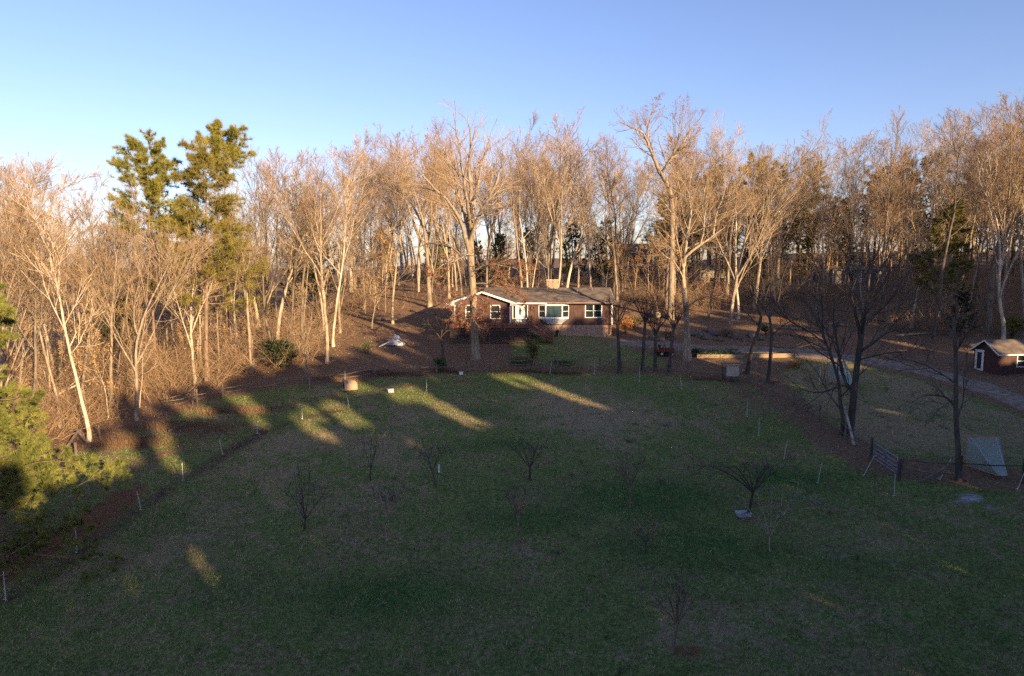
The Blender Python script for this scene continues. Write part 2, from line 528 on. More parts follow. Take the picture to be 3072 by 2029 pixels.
def ground_material():
    m = bpy.data.materials.new('ground_cover')
    m.use_nodes = True
    t = m.node_tree
    L = t.links.new
    b = t.nodes['Principled BSDF']
    b.inputs['Roughness'].default_value = 0.95
    b.inputs['Specular IOR Level'].default_value = 0.1
    tc = N(t, 'ShaderNodeTexCoord')
    def noise(scale, detail=6, rough=0.65, dist=0.0):
        n = N(t, 'ShaderNodeTexNoise')
        n.inputs['Scale'].default_value = scale
        n.inputs['Detail'].default_value = detail
        n.inputs['Roughness'].default_value = rough
        n.inputs['Distortion'].default_value = dist
        L(tc.outputs['Object'], n.inputs['Vector'])
        return n.outputs['Fac']
    def ramp(fac, stops, k=1.0):
        r = N(t, 'ShaderNodeValToRGB')
        while len(r.color_ramp.elements) < len(stops):
            r.color_ramp.elements.new(0.5)
        for e, (p, c) in zip(r.color_ramp.elements, stops):
            e.position = p
            e.color = (*[x * k for x in c], 1)
        L(fac, r.inputs[0])
        return r.outputs[0]
    def attr(n):
        a = N(t, 'ShaderNodeAttribute')
        a.attribute_name = n
        return a
    def math_(op, a, b_):
        n = N(t, 'ShaderNodeMath', operation=op)
        for i, x in enumerate((a, b_)):
            if isinstance(x, (int, float)):
                n.inputs[i].default_value = x
            else:
                L(x, n.inputs[i])
        return n.outputs[0]
    def thr(mask, nz, gain=2.2):
        """mask broken up by noise: clamp((mask + noise - 1)*gain + .5)"""
        s = math_('ADD', mask, nz)
        s = math_('SUBTRACT', s, 1.0)
        s = math_('MULTIPLY', s, gain)
        n = N(t, 'ShaderNodeMath', operation='ADD', use_clamp=True)
        L(s, n.inputs[0])
        n.inputs[1].default_value = 0.5
        return n.outputs[0]
    def mix(f, a, b_):
        x = N(t, 'ShaderNodeMix', data_type='RGBA')
        L(f, x.inputs[0])
        L(a, x.inputs[6])
        L(b_, x.inputs[7])
        return x.outputs[2]
    fine = noise(5.0, 10, 0.85)
    mid = noise(0.9, 7, 0.75)
    big = noise(0.16, 5, 0.6, 0.6)
    grassA = ramp(fine, [(0.36, (0.032, 0.058, 0.016)), (0.5, (0.105, 0.145, 0.042)), (0.64, (0.25, 0.26, 0.10))], 1.45)
    grassB = ramp(fine, [(0.36, (0.068, 0.062, 0.028)), (0.5, (0.19, 0.165, 0.08)), (0.65, (0.40, 0.335, 0.18))], 1.3)
    lushC = ramp(fine, [(0.36, (0.016, 0.048, 0.012)), (0.5, (0.052, 0.125, 0.032)), (0.66, (0.12, 0.20, 0.06))], 1.2)
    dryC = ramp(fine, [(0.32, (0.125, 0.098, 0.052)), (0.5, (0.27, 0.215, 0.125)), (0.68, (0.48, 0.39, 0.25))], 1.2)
    litC = ramp(fine, [(0.28, (0.07, 0.045, 0.030)), (0.43, (0.17, 0.11, 0.07)), (0.56, (0.28, 0.185, 0.115)), (0.70, (0.50, 0.36, 0.22))])
    soilC = ramp(fine, [(0.3, (0.15, 0.068, 0.038)), (0.7, (0.29, 0.15, 0.085))])
    trackC = ramp(fine, [(0.3, (0.05, 0.038, 0.03)), (0.7, (0.15, 0.11, 0.08))])
    ashC = ramp(fine, [(0.35, (0.13, 0.12, 0.11)), (0.6, (0.62, 0.62, 0.64))])
    a1 = attr('cover_a')
    a2 = attr('cover_b')
    s1 = N(t, 'ShaderNodeSeparateColor')
    L(a1.outputs['Color'], s1.inputs[0])
    s2 = N(t, 'ShaderNodeSeparateColor')
    L(a2.outputs['Color'], s2.inputs[0])
    mot = noise(2.6, 6, 0.75)
    nb = math_('ADD', math_('MULTIPLY', big, 0.35), math_('ADD', math_('MULTIPLY', mid, 0.4), math_('MULTIPLY', mot, 0.25)))
    nb = math_('ADD', math_('MULTIPLY', math_('SUBTRACT', nb, 0.5), 2.6), 0.5)
    col = mix(thr(0.475, nb, 6.5), grassA, grassB)
    col = mix(thr(0.285, noise(0.45, 8, 0.75, 1.0), 6.0), col, dryC)
    col = mix(thr(s2.outputs[2], nb, 2.0), col, lushC)
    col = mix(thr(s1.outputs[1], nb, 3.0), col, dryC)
    col = mix(thr(s2.outputs[0], nb, 2.5), col, trackC)
    col = mix(thr(s1.outputs[2], nb, 3.0), col, soilC)
    col = mix(thr(s1.outputs[0], nb, 4.0), col, litC)
    col = mix(thr(s2.outputs[1], mid, 3.0), col, ashC)
    L(col, b.inputs['Base Color'])
    bp = N(t, 'ShaderNodeBump')
    bp.inputs['Strength'].default_value = 0.9
    bp.inputs['Distance'].default_value = 0.25
    hsum = math_('ADD', noise(4.0, 8, 0.8), math_('MULTIPLY', noise(13.0, 4, 0.7), 0.5))
    L(hsum, bp.inputs['Height'])
    L(bp.outputs[0], b.inputs['Normal'])
    return m

me = np_mesh('ground', V, F, ground_material(), smooth=True)
lit_, dry_or_lit_, soil_, trk_, ash_, lush_ = cover(GX, GY)
for nm, chans in (('cover_a', (lit_, dry_or_lit_, soil_)), ('cover_b', (trk_, ash_, lush_))):
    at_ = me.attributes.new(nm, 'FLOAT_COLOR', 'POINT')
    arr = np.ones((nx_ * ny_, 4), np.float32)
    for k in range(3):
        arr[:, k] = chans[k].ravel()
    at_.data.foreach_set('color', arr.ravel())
ground = tag(link('ground', me), 'sloping lawn and leaf-strewn woodland ground', None, None, 'structure')

# driveway: a strip laid just above the ground
DRV = [(3400, 1345), (3200, 1262), (3072, 1207), (2900, 1145), (2700, 1098), (2500, 1069), (2300, 1052), (2100, 1043), (1950, 1034), (1840, 1026)]
dp = [G(u, v) for u, v in DRV]
def smooth_line(pts, n):
    out_ = []
    P = [pts[0]] + list(pts) + [pts[-1]]
    for i in range(1, len(P) - 2):
        for k in range(n):
            t = k / n
            a, b, c, d = P[i - 1], P[i], P[i + 1], P[i + 2]
            out_.append(0.5 * ((2 * b) + (c - a) * t + (2 * a - 5 * b + 4 * c - d) * t * t + (3 * b - a - 3 * c + d) * t ** 3))
    out_.append(P[-2])
    return out_
dl = smooth_line(dp, 10)
vs, fs = [], []
W = 9
rgd = random.Random(3)
for i, p in enumerate(dl):
    d = dl[min(i + 1, len(dl) - 1)] - dl[max(i - 1, 0)]
    nrm = Vector((-d.y, d.x, 0)).normalized()
    hw = 1.75 + 0.12 * math.sin(i * 0.7) + rgd.uniform(-.06, .06)
    for k in range(W):
        q = p + nrm * (hw * (2 * k / (W - 1) - 1))
        vs.append((q.x, q.y, hz(q.x, q.y) + 0.05 + 0.03 * math.sin(math.pi * k / (W - 1)) - (0.12 if k in (0, W - 1) else 0)))
fs = [(i * W + k, i * W + k + 1, (i + 1) * W + k + 1, (i + 1) * W + k) for i in range(len(dl) - 1) for k in range(W - 1)]
M_drive = mat('gravel_drive', (0.12, 0.098, 0.08), (0.32, 0.262, 0.205), 2.0, 0.95, 0.6, 30, c3=(0.20, 0.165, 0.132), detail=9)
drive = tag(link('driveway', np_mesh('driveway', np.array(vs), np.array(fs), M_drive, True)), 'grey gravel driveway curving in from the right', None, None, 'structure')

# ------------------------------------------------------------------ ranch house
class Kit:
    """a thing whose parts are modelled in world (or local) coordinates around its base"""
    def __init__(s, name, base, label, cat, group=None, rz=0.0, local=False):
        s.root = thing(name, base, label, cat, group, rz)
        s.off = Vector((0, 0, 0)) if local else -Vector(base)
    def part(s, name, mb, m, parent=None, smooth=False, label=None):
        o = mb.build(name, m, parent or s.root, None if parent else s.off, smooth)
        if label:
            o['label'] = label
        return o

HB = (2.5, 81.0, hz(2.5, 78.0) - 0.3)
hk = Kit('ranch_house', HB, 'long brown ranch house with grey shingle roof and bay window', 'house')
ZE, ZF, ZB = -4.16, -6.70, -9.3       # eave, siding bottom, foundation bottom
ZW0 = ZE + 0.05
XL, XM, XR = -6.35, -0.20, 11.30      # wing left, wing right / main left, main right
YW, YM, YB = 76.5, 78.0, 86.8         # wing front, main front, back
YR = 82.4                             # main ridge
ZR = -2.62
XG, ZG = -3.27, -2.86                 # wing gable ridge

def wall_strip(x0, x1, y, holes, z0, z1, th=0.16):
    """front wall made of pieces round its openings, each board 3.7 m max"""
    mb = MB()
    xs = sorted(set([x0, x1] + [h[0] for h in holes] + [h[1] for h in holes]))
    for a, b in zip(xs, xs[1:]):
        hs = [h for h in holes if h[0] <= a + 1e-6 and h[1] >= b - 1e-6]
        if not hs:
            mb.box(a, b, y, y + th, z0, z1)
        else:
            h = hs[0]
            if h[2] > z0 + 0.01: mb.box(a, b, y, y + th, z0, h[2])
            if h[3] < z1 - 0.01: mb.box(a, b, y, y + th, h[3], z1)
    return mb
DOOR = (0.05, 1.80, -6.38, -4.30)
BAY = (3.0, 6.42, -6.0, -4.30)
DBL = (8.22, 10.18, -5.92, -4.34)
hk.part('main_wall', wall_strip(XM, XR, YM, [DOOR, BAY, DBL], ZF, ZW0), M_siding)
sm = MB()
sm.box(XR - 0.16, XR, YM + 0.163, YB, ZF, ZW0)
sm.poly([(XR - 0.163, YM + 0.1, ZW0 - 0.004), (XR - 0.163, YB - 0.1, ZW0 - 0.004), (XR - 0.163, YR, ZR - 0.12)], (0.15, 0, 0))
hk.part('side_wall', sm, M_siding)
bw_ = MB().box(XL, XR - 0.17, YB - 0.16, YB, ZF, ZW0 - 0.01)
hk.part('back_wall', bw_, M_siding)
WL = (-5.18, -4.02, -5.92, -4.36)
WR = (-2.42, -1.28, -5.92, -4.36)
ww = wall_strip(XL, XM, YW, [WL, WR], ZF, ZW0)
ww.poly([(XL + 0.02, YW + 0.003, ZW0 - 0.002), (XM - 0.02, YW + 0.003, ZW0 - 0.002), (XG, YW + 0.003, ZG - 0.10)], (0, 0.15, 0))
ww.box(XL, XL + 0.16, YW + 0.163, YB - 0.163, ZF, ZW0)
ww.box(XM - 0.16, XM, YW + 0.163, YM + 0.4, ZF, ZW0)
hk.part('wing_wall', ww, M_siding)
# batten strips of the vertical siding
bt = MB()
for x in np.arange(XM + 0.3, XR, 0.405):
    if any(h[0] - 0.14 < x < h[1] + 0.14 for h in (DOOR, BAY, DBL)):
        continue
    bt.box(x - 0.02, x + 0.02, YM - 0.014, YM + 0.005, ZF + 0.005, ZW0 - 0.05)
for x in np.arange(XL + 0.3, XM, 0.405):
    if any(h[0] - 0.14 < x < h[1] + 0.14 for h in (WL, WR)):
        continue
    bt.box(x - 0.02, x + 0.02, YW - 0.014, YW + 0.005, ZF + 0.005, ZW0 - 0.05)
o = hk.part('siding_battens', bt, M_siding)
o['kind'] = 'stuff'
fd = MB()
fd.box(XL + 0.04, XM - 0.04, YW + 0.04, YW + 0.3, ZB, ZF - 0.003)
fd.box(XM - 0.035, XR - 0.04, YM + 0.04, YM + 0.3, ZB, ZF - 0.003)
fd.box(XR - 0.32, XR - 0.045, YM + 0.305, YB - 0.05, ZB, ZF - 0.003)
fd.box(XL + 0.045, XL + 0.32, YW + 0.305, YB - 0.05, ZB, ZF - 0.003)
hk.part('foundation', fd, M_brick)

# roofs
def slab(pts, th):
    """quad roof plane thickened downwards"""
    return MB().poly(pts, (0, 0, -th))
e = 0.45
zed = ZE - (ZR - ZE) / (YR - YM) * e * 0.0
sl = (ZR - ZE) / (YR - (YM - 0.55))
main_l = XG
rf = MB()
rf.poly([(main_l, YM - 0.55, ZE), (XR + 0.30, YM - 0.55, ZE), (XR + 0.30, YR, ZR), (main_l, YR, ZR)], (0, 0, -0.12))
rf.poly([(main_l, YR, ZR - 0.002), (XR + 0.30, YR, ZR - 0.002), (XR + 0.30, YB + 0.5, ZE - 0.02), (main_l, YB + 0.5, ZE - 0.02)], (0, 0, -0.12))
roof = hk.part('main_roof', rf, M_roof)
wr = MB()
wl_, wr_ = XL - 0.85, XM + 0.72
wr.poly([(wl_, YW - 0.5, ZE + 0.02), (XG, YW - 0.5, ZG), (XG, YB + 0.3, ZG), (wl_, YB + 0.3, ZE + 0.02)], (0, 0, -0.12))
wr.poly([(XG + 0.002, YW - 0.5, ZG), (wr_, YW - 0.5, ZE + 0.02), (wr_, YM + 3.9, ZE + 0.02), (XG + 0.002, YM + 4.2, ZG)], (0, 0, -0.12))
hk.part('wing_roof', wr, M_roof)
# shingle courses: thin raised lips along the slope
sc_ = MB()
for k in range(1, 24):
    t = k / 24
    y = YM - 0.55 + t * (YR - YM + 0.55)
    z = ZE + t * (ZR - ZE)
    sc_.box(wr_ - 0.05 - t * 0.0 if t < .25 else XG + 1.0 if t > .8 else 0.3, XR + 0.29, y - 0.02, y + 0.02, z - 0.01, z + 0.012)
o = hk.part('shingle_courses', sc_, M_roof)
o['kind'] = 'stuff'
tr = MB()
tr.box(wr_ + 0.004, XR + 0.28, YM - 0.585, YM - 0.553, ZE - 0.16, ZE - 0.004)
hk.part('fascia', tr, M_white)
hk.part('rain_gutter', MB().box(XM + 4.2, XR + 0.26, YM - 0.70, YM - 0.590, ZE - 0.13, ZE - 0.02), M_deck)
hk.part('soffit', MB().box(XM + 0.01, XR, YM - 0.545, YM - 0.004, ZE - 0.17, ZE - 0.13), M_white)
rk = MB()
for sx, x1 in ((-1, wl_), (1, wr_)):
    a = Vector((XG, YW - 0.52, ZG - 0.09))
    b = Vector((x1, YW - 0.52, ZE + 0.02 - 0.09))
    rk.beam(a, b, 0.035, 0.20, up=(0, 0, 1))
hk.part('rake_board', rk, M_white)
rk2 = MB()
rk2.beam((XR + 0.318, YM - 0.55, ZE - 0.08), (XR + 0.318, YR, ZR - 0.08), 0.03, 0.18)
hk.part('rake_board', rk2, M_white)
sf = MB()
sf.poly([(wl_, YW - 0.49, ZE - 0.11), (wl_, YW - 0.49, ZE - 0.30), (XL - 0.004, YW - 0.49, ZE - 0.30), (XL - 0.004, YW - 0.49, ZE + 0.1)], (0, 0.47, 0))
hk.part('eave_return', sf, M_white)
sf = MB()
sf.poly([(wr_, YW - 0.49, ZE - 0.11), (wr_, YW - 0.49, ZE - 0.30), (XM + 0.004, YW - 0.49, ZE - 0.30), (XM + 0.004, YW - 0.49, ZE + 0.1)], (0, 0.47, 0))
hk.part('eave_return', sf, M_white)
for x, y in ((XL, YW), (XM, YW), (XR, YM)):
    hk.part('corner_trim', MB().box(x - 0.075, x + 0.075, y - 0.022, y - 0.003, ZF, ZE - 0.15), M_white)
hk.part('downspout', MB().tube([(XR - 0.45, YM - 0.62, ZE - 0.12), (XR - 0.25, YM - 0.10, ZE - 0.35), (XR - 0.25, YM - 0.08, ZF - 1.0)], 0.045, 6), M_deck)
ch = MB().box(4.1, 5.42, 82.0, 82.9, ZR - 0.9, -1.78)
chim = hk.part('chimney', ch, M_chim, roof)
hk.part('chimney_cap', MB().box(4.02, 5.5, 81.92, 82.98, -1.778, -1.68), M_cream, chim)

for x, y in ((7.6, 80.6), (9.4, 81.4)):
    zr = ZE + (y - YM + 0.55) * (ZR - ZE) / (YR - YM + 0.55)
    hk.part('vent_pipe', MB().tube([(x, y, zr - 0.1), (x, y, zr + 0.35)], 0.05, 7), M_grey, roof)

def window(x0, x1, z0, z1, y, kind='hung', gl=M_glassd):
    w = 0.10
    mb = MB()
    mb.box(x0 - w, x0, y - 0.035, y + 0.12, z0 - w, z1 + w)
    mb.box(x1, x1 + w, y - 0.035, y + 0.12, z0 - w, z1 + w)
    mb.box(x0, x1, y - 0.035, y + 0.12, z1, z1 + w)
    fr = hk.part('window', mb, M_white)
    hk.part('sill', MB().box(x0 - w - 0.04, x1 + w + 0.04, y - 0.09, y + 0.115, z0 - w * 0.9, z0 - 0.001), M_white, fr)
    if kind == 'double':
        xm = (x0 + x1) / 2
        hk.part('mullion', MB().box(xm - 0.055, xm + 0.055, y - 0.02, y + 0.1, z0, z1), M_white, fr)
        cells = [(x0, xm - 0.056), (xm + 0.056, x1)]
    else:
        cells = [(x0, x1)]
    zm = z0 + (z1 - z0) * 0.52
    for a, b in cells:
        hk.part('meeting_rail', MB().box(a + 0.002, b - 0.002, y + 0.0, y + 0.07, zm - 0.03, zm + 0.03), M_white, fr)
        hk.part('pane', MB().box(a + 0.001, b - 0.001, y + 0.035, y + 0.05, z0 + 0.001, zm - 0.031), gl, fr)
        hk.part('pane', MB().box(a + 0.001, b - 0.001, y + 0.055, y + 0.068, zm + 0.031, z1 - 0.001), gl, fr)
    hk.part('curtain', MB().box(x0 + 0.01, x1 - 0.01, y + 0.125, y + 0.14, z0, z1), M_curt, fr)
for h in (WL, WR):
    window(h[0] + 0.11, h[1] - 0.11, h[2] + 0.1, h[3] - 0.1, YW)
window(DBL[0] + 0.11, DBL[1] - 0.11, DBL[2] + 0.1, DBL[3] - 0.1, YM, 'double')
# bay window
bx0, bx1, bz0, bz1 = BAY
cx0, cx1, by = bx0 + 0.78, bx1 - 0.78, YM - 0.52
bay = hk.part('bay_window', MB().poly([(bx0, YM + 0.02, bz1 - 0.12), (cx0, by, bz1 - 0.12), (cx1, by, bz1 - 0.12), (bx1, YM + 0.02, bz1 - 0.12)], (0, 0, 0.12)), M_white)
hk.part('sill', MB().poly([(bx0 - 0.03, YM + 0.02, bz0), (cx0 - 0.02, by - 0.04, bz0), (cx1 + 0.02, by - 0.04, bz0), (bx1 + 0.03, YM + 0.02, bz0)], (0, 0, 0.13)), M_white, bay)
fr = MB()
zz0, zz1 = bz0 + 0.132, bz1 - 0.122
for x in (cx0, cx1):
    fr.box(x - 0.07, x + 0.07, by + 0.01, by + 0.13, zz0, zz1)
fr.box(cx0 + 0.071, cx1 - 0.071, by + 0.02, by + 0.1, zz1 - 0.10, zz1 - 0.001)
fr.box(cx0 + 0.071, cx1 - 0.071, by + 0.02, by + 0.1, zz0 + 0.001, zz0 + 0.06)
for a, b in (((bx0 + 0.03, YM - 0.0), (cx0 - 0.071, by + 0.10)), ((bx1 - 0.03, YM - 0.0), (cx1 + 0.071, by + 0.10))):
    a, b = Vector((*a, 0)), Vector((*b, 0))
    for zc in (zz0 + 0.05, zz1 - 0.05, (zz0 + zz1) / 2):
        fr.beam((a.x, a.y, zc), (b.x, b.y, zc), 0.06, 0.09 if zc != (zz0 + zz1) / 2 else 0.05)
    fr.beam((a.x, a.y, zz0 + 0.1), (a.x, a.y, zz1 - 0.1), 0.11, 0.07)
hk.part('frame', fr, M_white, bay)
hk.part('pane', MB().box(cx0 + 0.072, cx1 - 0.072, by + 0.055, by + 0.07, zz0 + 0.061, zz1 - 0.101), M_glass_sky, bay)
for a, b in (((bx0 + 0.06, YM - 0.02), (cx0 - 0.08, by + 0.115)), ((bx1 - 0.06, YM - 0.02), (cx1 + 0.08, by + 0.115))):
    a, b = Vector((*a, 0)), Vector((*b, 0))
    zc = (zz0 + zz1) / 2
    for p, q in ((zz0 + 0.1, zc - 0.03), (zc + 0.03, zz1 - 0.1)):
        hk.part('pane', MB().poly([(a.x, a.y, p), (b.x, b.y, p), (b.x, b.y, q), (a.x, a.y, q)], (0, 0.012, 0)), M_glassd, bay)
hk.part('backdrop_blind', MB().box(bx0 + 0.05, bx1 - 0.05, YM + 0.2, YM + 0.22, zz0, zz1), M_curt, bay)
sk = MB()
top = [(bx0 + 0.1, YM - 0.004, bz0 - 0.002), (cx0, by, bz0 - 0.002), (cx1, by, bz0 - 0.002), (bx1 - 0.1, YM - 0.004, bz0 - 0.002)]
bot = [(cx0 + 0.25, YM - 0.004, ZF + 0.08), (cx0 + 0.28, YM - 0.25, ZF + 0.08), (cx1 - 0.05, YM - 0.25, ZF + 0.08), (cx1 - 0.02, YM - 0.004, ZF + 0.08)]
sk.add(top + bot, [(0, 1, 2, 3), (4, 7, 6, 5), (0, 4, 5, 1), (1, 5, 6, 2), (2, 6, 7, 3), (3, 7, 4, 0)])
hk.part('skirt_panel', sk, M_greyp, bay)
# entrance door with sidelights
dx0, dx1, dz0, dz1 = DOOR
ent = MB()
ent.box(dx0, dx0 + 0.09, YM - 0.03, YM + 0.12, dz0, dz1)
ent.box(dx1 - 0.09, dx1, YM - 0.03, YM + 0.12, dz0, dz1)
ent.box(dx0 + 0.091, dx1 - 0.091, YM - 0.03, YM + 0.12, dz1 - 0.09, dz1)
d0, d1 = dx0 + 0.42, dx1 - 0.42
ent.box(d0 - 0.08, d0, YM - 0.02, YM + 0.11, dz0, dz1 - 0.091)
ent.box(d1, d1 + 0.08, YM - 0.02, YM + 0.11, dz0, dz1 - 0.091)
ent.box(dx0 + 0.091, d0 - 0.081, YM - 0.01, YM + 0.1, dz0, dz0 + 0.45)
ent.box(d1 + 0.081, dx1 - 0.091, YM - 0.01, YM + 0.1, dz0, dz0 + 0.45)
efr = hk.part('door_surround', ent, M_white)
for a, b in ((dx0 + 0.092, d0 - 0.082), (d1 + 0.082, dx1 - 0.092)):
    hk.part('sidelight', MB().box(a, b, YM + 0.03, YM + 0.05, dz0 + 0.452, dz1 - 0.093), M_glassd, efr)
door = hk.part('front_door', MB().box(d0 + 0.003, d1 - 0.003, YM + 0.02, YM + 0.07, dz0 + 0.01, dz1 - 0.093), M_white)
ov = []
for k in range(24):
    a = 2 * math.pi * k / 24
    ov.append(((d0 + d1) / 2 + 0.155 * math.cos(a), YM + 0.012, dz0 + 1.2 + 0.46 * math.sin(a)))
hk.part('oval_glass', MB().poly(ov, (0, 0.006, 0)), M_glassd, door)
ov2 = MB()
for k in range(24):
    ov2.beam(Vector(ov[k]) + Vector((0, -.006, 0)), Vector(ov[(k + 1) % 24]) + Vector((0, -.006, 0)), 0.03, 0.03, up=(0, 1, 0))
for t in (-0.06, 0.06):
    ov2.beam(((d0 + d1) / 2 + t, YM + 0.006, dz0 + 0.85), ((d0 + d1) / 2 - t, YM + 0.006, dz0 + 1.55), 0.015, 0.01, up=(0, 1, 0))
hk.part('oval_molding', ov2, M_greyp, door)
hk.part('handle', MB().tube([(d1 - 0.09, YM - 0.005, dz0 + 0.95), (d1 - 0.09, YM - 0.03, dz0 + 1.02), (d1 - 0.09, YM - 0.005, dz0 + 1.1)], 0.018, 5), M_rubber, door)
# utility box beside the bay
# wreath on the wall
wk = MB()
wc = Vector((2.35, YM - 0.08, -4.78))
ring = [wc + Vector((0.22 * math.cos(a), 0, 0.22 * math.sin(a))) for a in [2 * math.pi * k / 14 for k in range(15)]]
wk.tube(ring, 0.06, 6)
w_root = thing('wreath', (2.35, YM - 0.02, -5.0), 'dark twig wreath hanging on the wall right of the door', 'wreath')
wk.build('ring', M_leafb, w_root, -Vector((2.35, YM - 0.02, -5.0)))
bmw = MB()
rg = random.Random(5)
for k in range(60):
    a = rg.uniform(0, 6.28)
    c = wc + Vector((0.22 * math.cos(a) + rg.uniform(-.06, .06), rg.uniform(-.08, .0), 0.22 * math.sin(a) + rg.uniform(-.06, .06)))
    d = Vector((rg.uniform(-1, 1), rg.uniform(-1, 0), rg.uniform(-1, 1))).normalized() * 0.06
    s_ = d.cross(Vector((0, 1, 0.3))).normalized() * 0.03
    bmw.add([c - d, c + s_, c + d, c - s_], [(0, 1, 2, 3)])
o = bmw.build('wreath_leaves', M_barkd, w_root, -Vector((2.35, YM - 0.02, -5.0)))

# ------------------------------------------------------------------ deck with slatted skirt, railing and stairs
DZ = -6.36
dkb = (-2.2, 75.6, hz(-2.2, 75.6))
dk = Kit('wooden_deck', dkb, 'brown wooden deck with slatted skirt and stairs before the door', 'deck')
DX0, DX1, DY0, DY1 = -6.75, 2.08, 74.4, 76.46
for k in range(14):
    y = DY0 + (k + 0.5) * (DY1 - DY0) / 14
    dk.part('floor_board', MB().box(DX0, DX1, y - 0.069, y + 0.069, DZ - 0.04, DZ), M_deck)
dk.part('porch_floor', MB().box(XM + 0.02, DX1, DY1 + 0.002, YM - 0.002, DZ - 0.04, DZ - 0.003), M_deck)
dk.part('rim_board', MB().box(DX0, DX1, DY0 - 0.045, DY0 - 0.002, DZ - 0.40, DZ - 0.01), M_deck)
zg = lambda x, y: hz(x, y)
for x in (DX0 + 0.1, -4.55, -2.4, -0.15, DX1 - 0.06):
    dk.part('post', MB().box(x - 0.06, x + 0.06, DY0 + 0.05, DY0 + 0.17, zg(x, DY0) - 0.2, DZ - 0.42), M_slat)
rgs = random.Random(2)
for (x0, x1) in ((DX0 + 0.05, -0.22), (-0.13, DX1 - 0.02)):
    gbot = min(zg(x0, DY0), zg(x1, DY0)) + 0.08
    ztop = DZ - 0.46
    nsl = 11
    for k in range(nsl):
        z = ztop - k * (ztop - gbot) / nsl
        yy = DY0 - 0.02 + (0 if x0 < -1 else -0.05)
        a, b = x0 + rgs.uniform(-.03, .03), x1 + rgs.uniform(-.03, .03)
        dk.part('skirt_slat', MB().beam((a, yy, z - 0.05 + rgs.uniform(-.012, .012)), (b, yy, z - 0.05 + rgs.uniform(-.012, .012)), 0.03, 0.066), M_slat)
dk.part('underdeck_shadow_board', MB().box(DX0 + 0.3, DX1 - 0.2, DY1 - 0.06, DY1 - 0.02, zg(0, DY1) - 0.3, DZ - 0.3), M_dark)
# railing
rl = []
for x in (XM + 0.15, 0.85, DX1 - 0.06):
    dk.part('rail_post', MB().box(x - 0.045, x + 0.045, DY0 + 0.02, DY0 + 0.11, DZ, DZ + (0.95 if x > 1.5 else 0.55)), M_deck)
dk.part('handrail', MB().beam((XM + 0.1, DY0 + 0.06, DZ + 0.56), (DX1, DY0 + 0.06, DZ + 0.56), 0.10, 0.05), M_deck)
dk.part('rail_cable', MB().beam((XM + 0.1, DY0 + 0.06, DZ + 0.92), (DX1, DY0 + 0.06, DZ + 0.92), 0.03, 0.03), M_rail)
# stairs to the right
sx0, sx1 = DX1, DX1 + 2.35
zbot = hz(sx1, DY0 + 0.6) + 0.02
ns = 9
for k in range(ns):
    x = sx0 + (k + 0.5) * (sx1 - sx0) / ns
    z = DZ - (k + 1) * (DZ - zbot) / (ns + 0.5)
    dk.part('stair_tread', MB().box(x - 0.15, x + 0.15, DY0 + 0.05, DY0 + 1.15, z - 0.04, z), M_deck)
for y in (DY0 + 0.0, DY0 + 1.2):
    dk.part('stair_stringer', MB().beam((sx0, y, DZ - 0.2), (sx1, y, zbot - 0.0), 0.05, 0.28), M_deck)
for y in (DY0 - 0.02, DY0 + 1.22):
    for off, hh in ((0.95, 0.10), (0.66, 0.12), (0.40, 0.12)):
        dk.part('stair_rail', MB().beam((sx0 - 0.02, y, DZ + off), (sx1, y, zbot + off + 0.03), 0.04, hh), M_deck)
    for t in (0.02, 0.5, 0.98):
        x = sx0 + t * (sx1 - sx0)
        z = DZ + t * (zbot - DZ)
        dk.part('stair_post', MB().box(x - 0.045, x + 0.045, y - 0.047, y + 0.047, z - 0.25, z + 1.0), M_deck)

# deck chair on the left end and two plant pots by the door
def deck_chair(p, rz, label):
    r = thing('deck_chair', p, label, 'chair', 'chairs on the deck', rz)
    MB().box(-0.25, 0.25, -0.25, 0.25, 0.40, 0.44).build('seat', M_deck, r)
    for k in range(4):
        x = -0.21 + k * 0.14
        MB().beam((x, 0.24, 0.44), (x, 0.36, 1.0), 0.07, 0.02, up=(0, 1, 0)).build('back_slat', M_deck, r)
    for sx in (-1, 1):
        for sy in (-1, 1):
            MB().box(sx * 0.23 - 0.025, sx * 0.23 + 0.025, sy * 0.23 - 0.025, sy * 0.23 + 0.025, 0, 0.40).build('leg', M_deck, r)
        MB().box(sx * 0.28 - 0.04, sx * 0.28 + 0.04, -0.28, 0.26, 0.58, 0.61).build('armrest', M_deck, r)
deck_chair((-6.25, 75.3, DZ), 0.3, 'brown wooden chair at the left end of the deck')
deck_chair((-5.45, 75.5, DZ), -0.2, 'brown wooden chair second from the left end of the deck')
def pot(p, label, m, s=1.0):
    r = thing('flower_pot', p, label, 'pot', 'plant pots on the deck')
    mb = MB().tube([(0, 0, 0), (0, 0, 0.02), (0, 0, 0.26 * s), (0, 0, 0.30 * s)], [0.11 * s, 0.13 * s, 0.19 * s, 0.20 * s], 10)
    mb.build('pot', M_barkp, r)
    rg = random.Random(int(p[0] * 100))
    fb = MB()
    for k in range(70):
        a, el = rg.uniform(0, 6.28), rg.uniform(0.1, 1.5)
        d = Vector((math.cos(a) * math.cos(el), math.sin(a) * math.cos(el), math.sin(el)))
        c = Vector((0, 0, 0.3 * s)) + d * rg.uniform(0.08, 0.32) * s
        w = d.cross(Vector((rg.uniform(-1, 1), 0.5, rg.uniform(-1, 1)))).normalized() * 0.03
        fb.add([c - d * 0.07, c + w, c + d * 0.07, c - w], [(0, 1, 2, 3)])
    fb.build('plant_leaves', m, r)
pot((0.16, 75.0, DZ), 'dark potted plant at the left of the deck railing', M_ever)
pot((1.75, 75.0, DZ), 'round red-leaved potted plant by the stair top', M_leafb, 1.2)
pot((1.95, 77.3, DZ), 'tall green potted plant right of the front door', M_ever, 1.5)

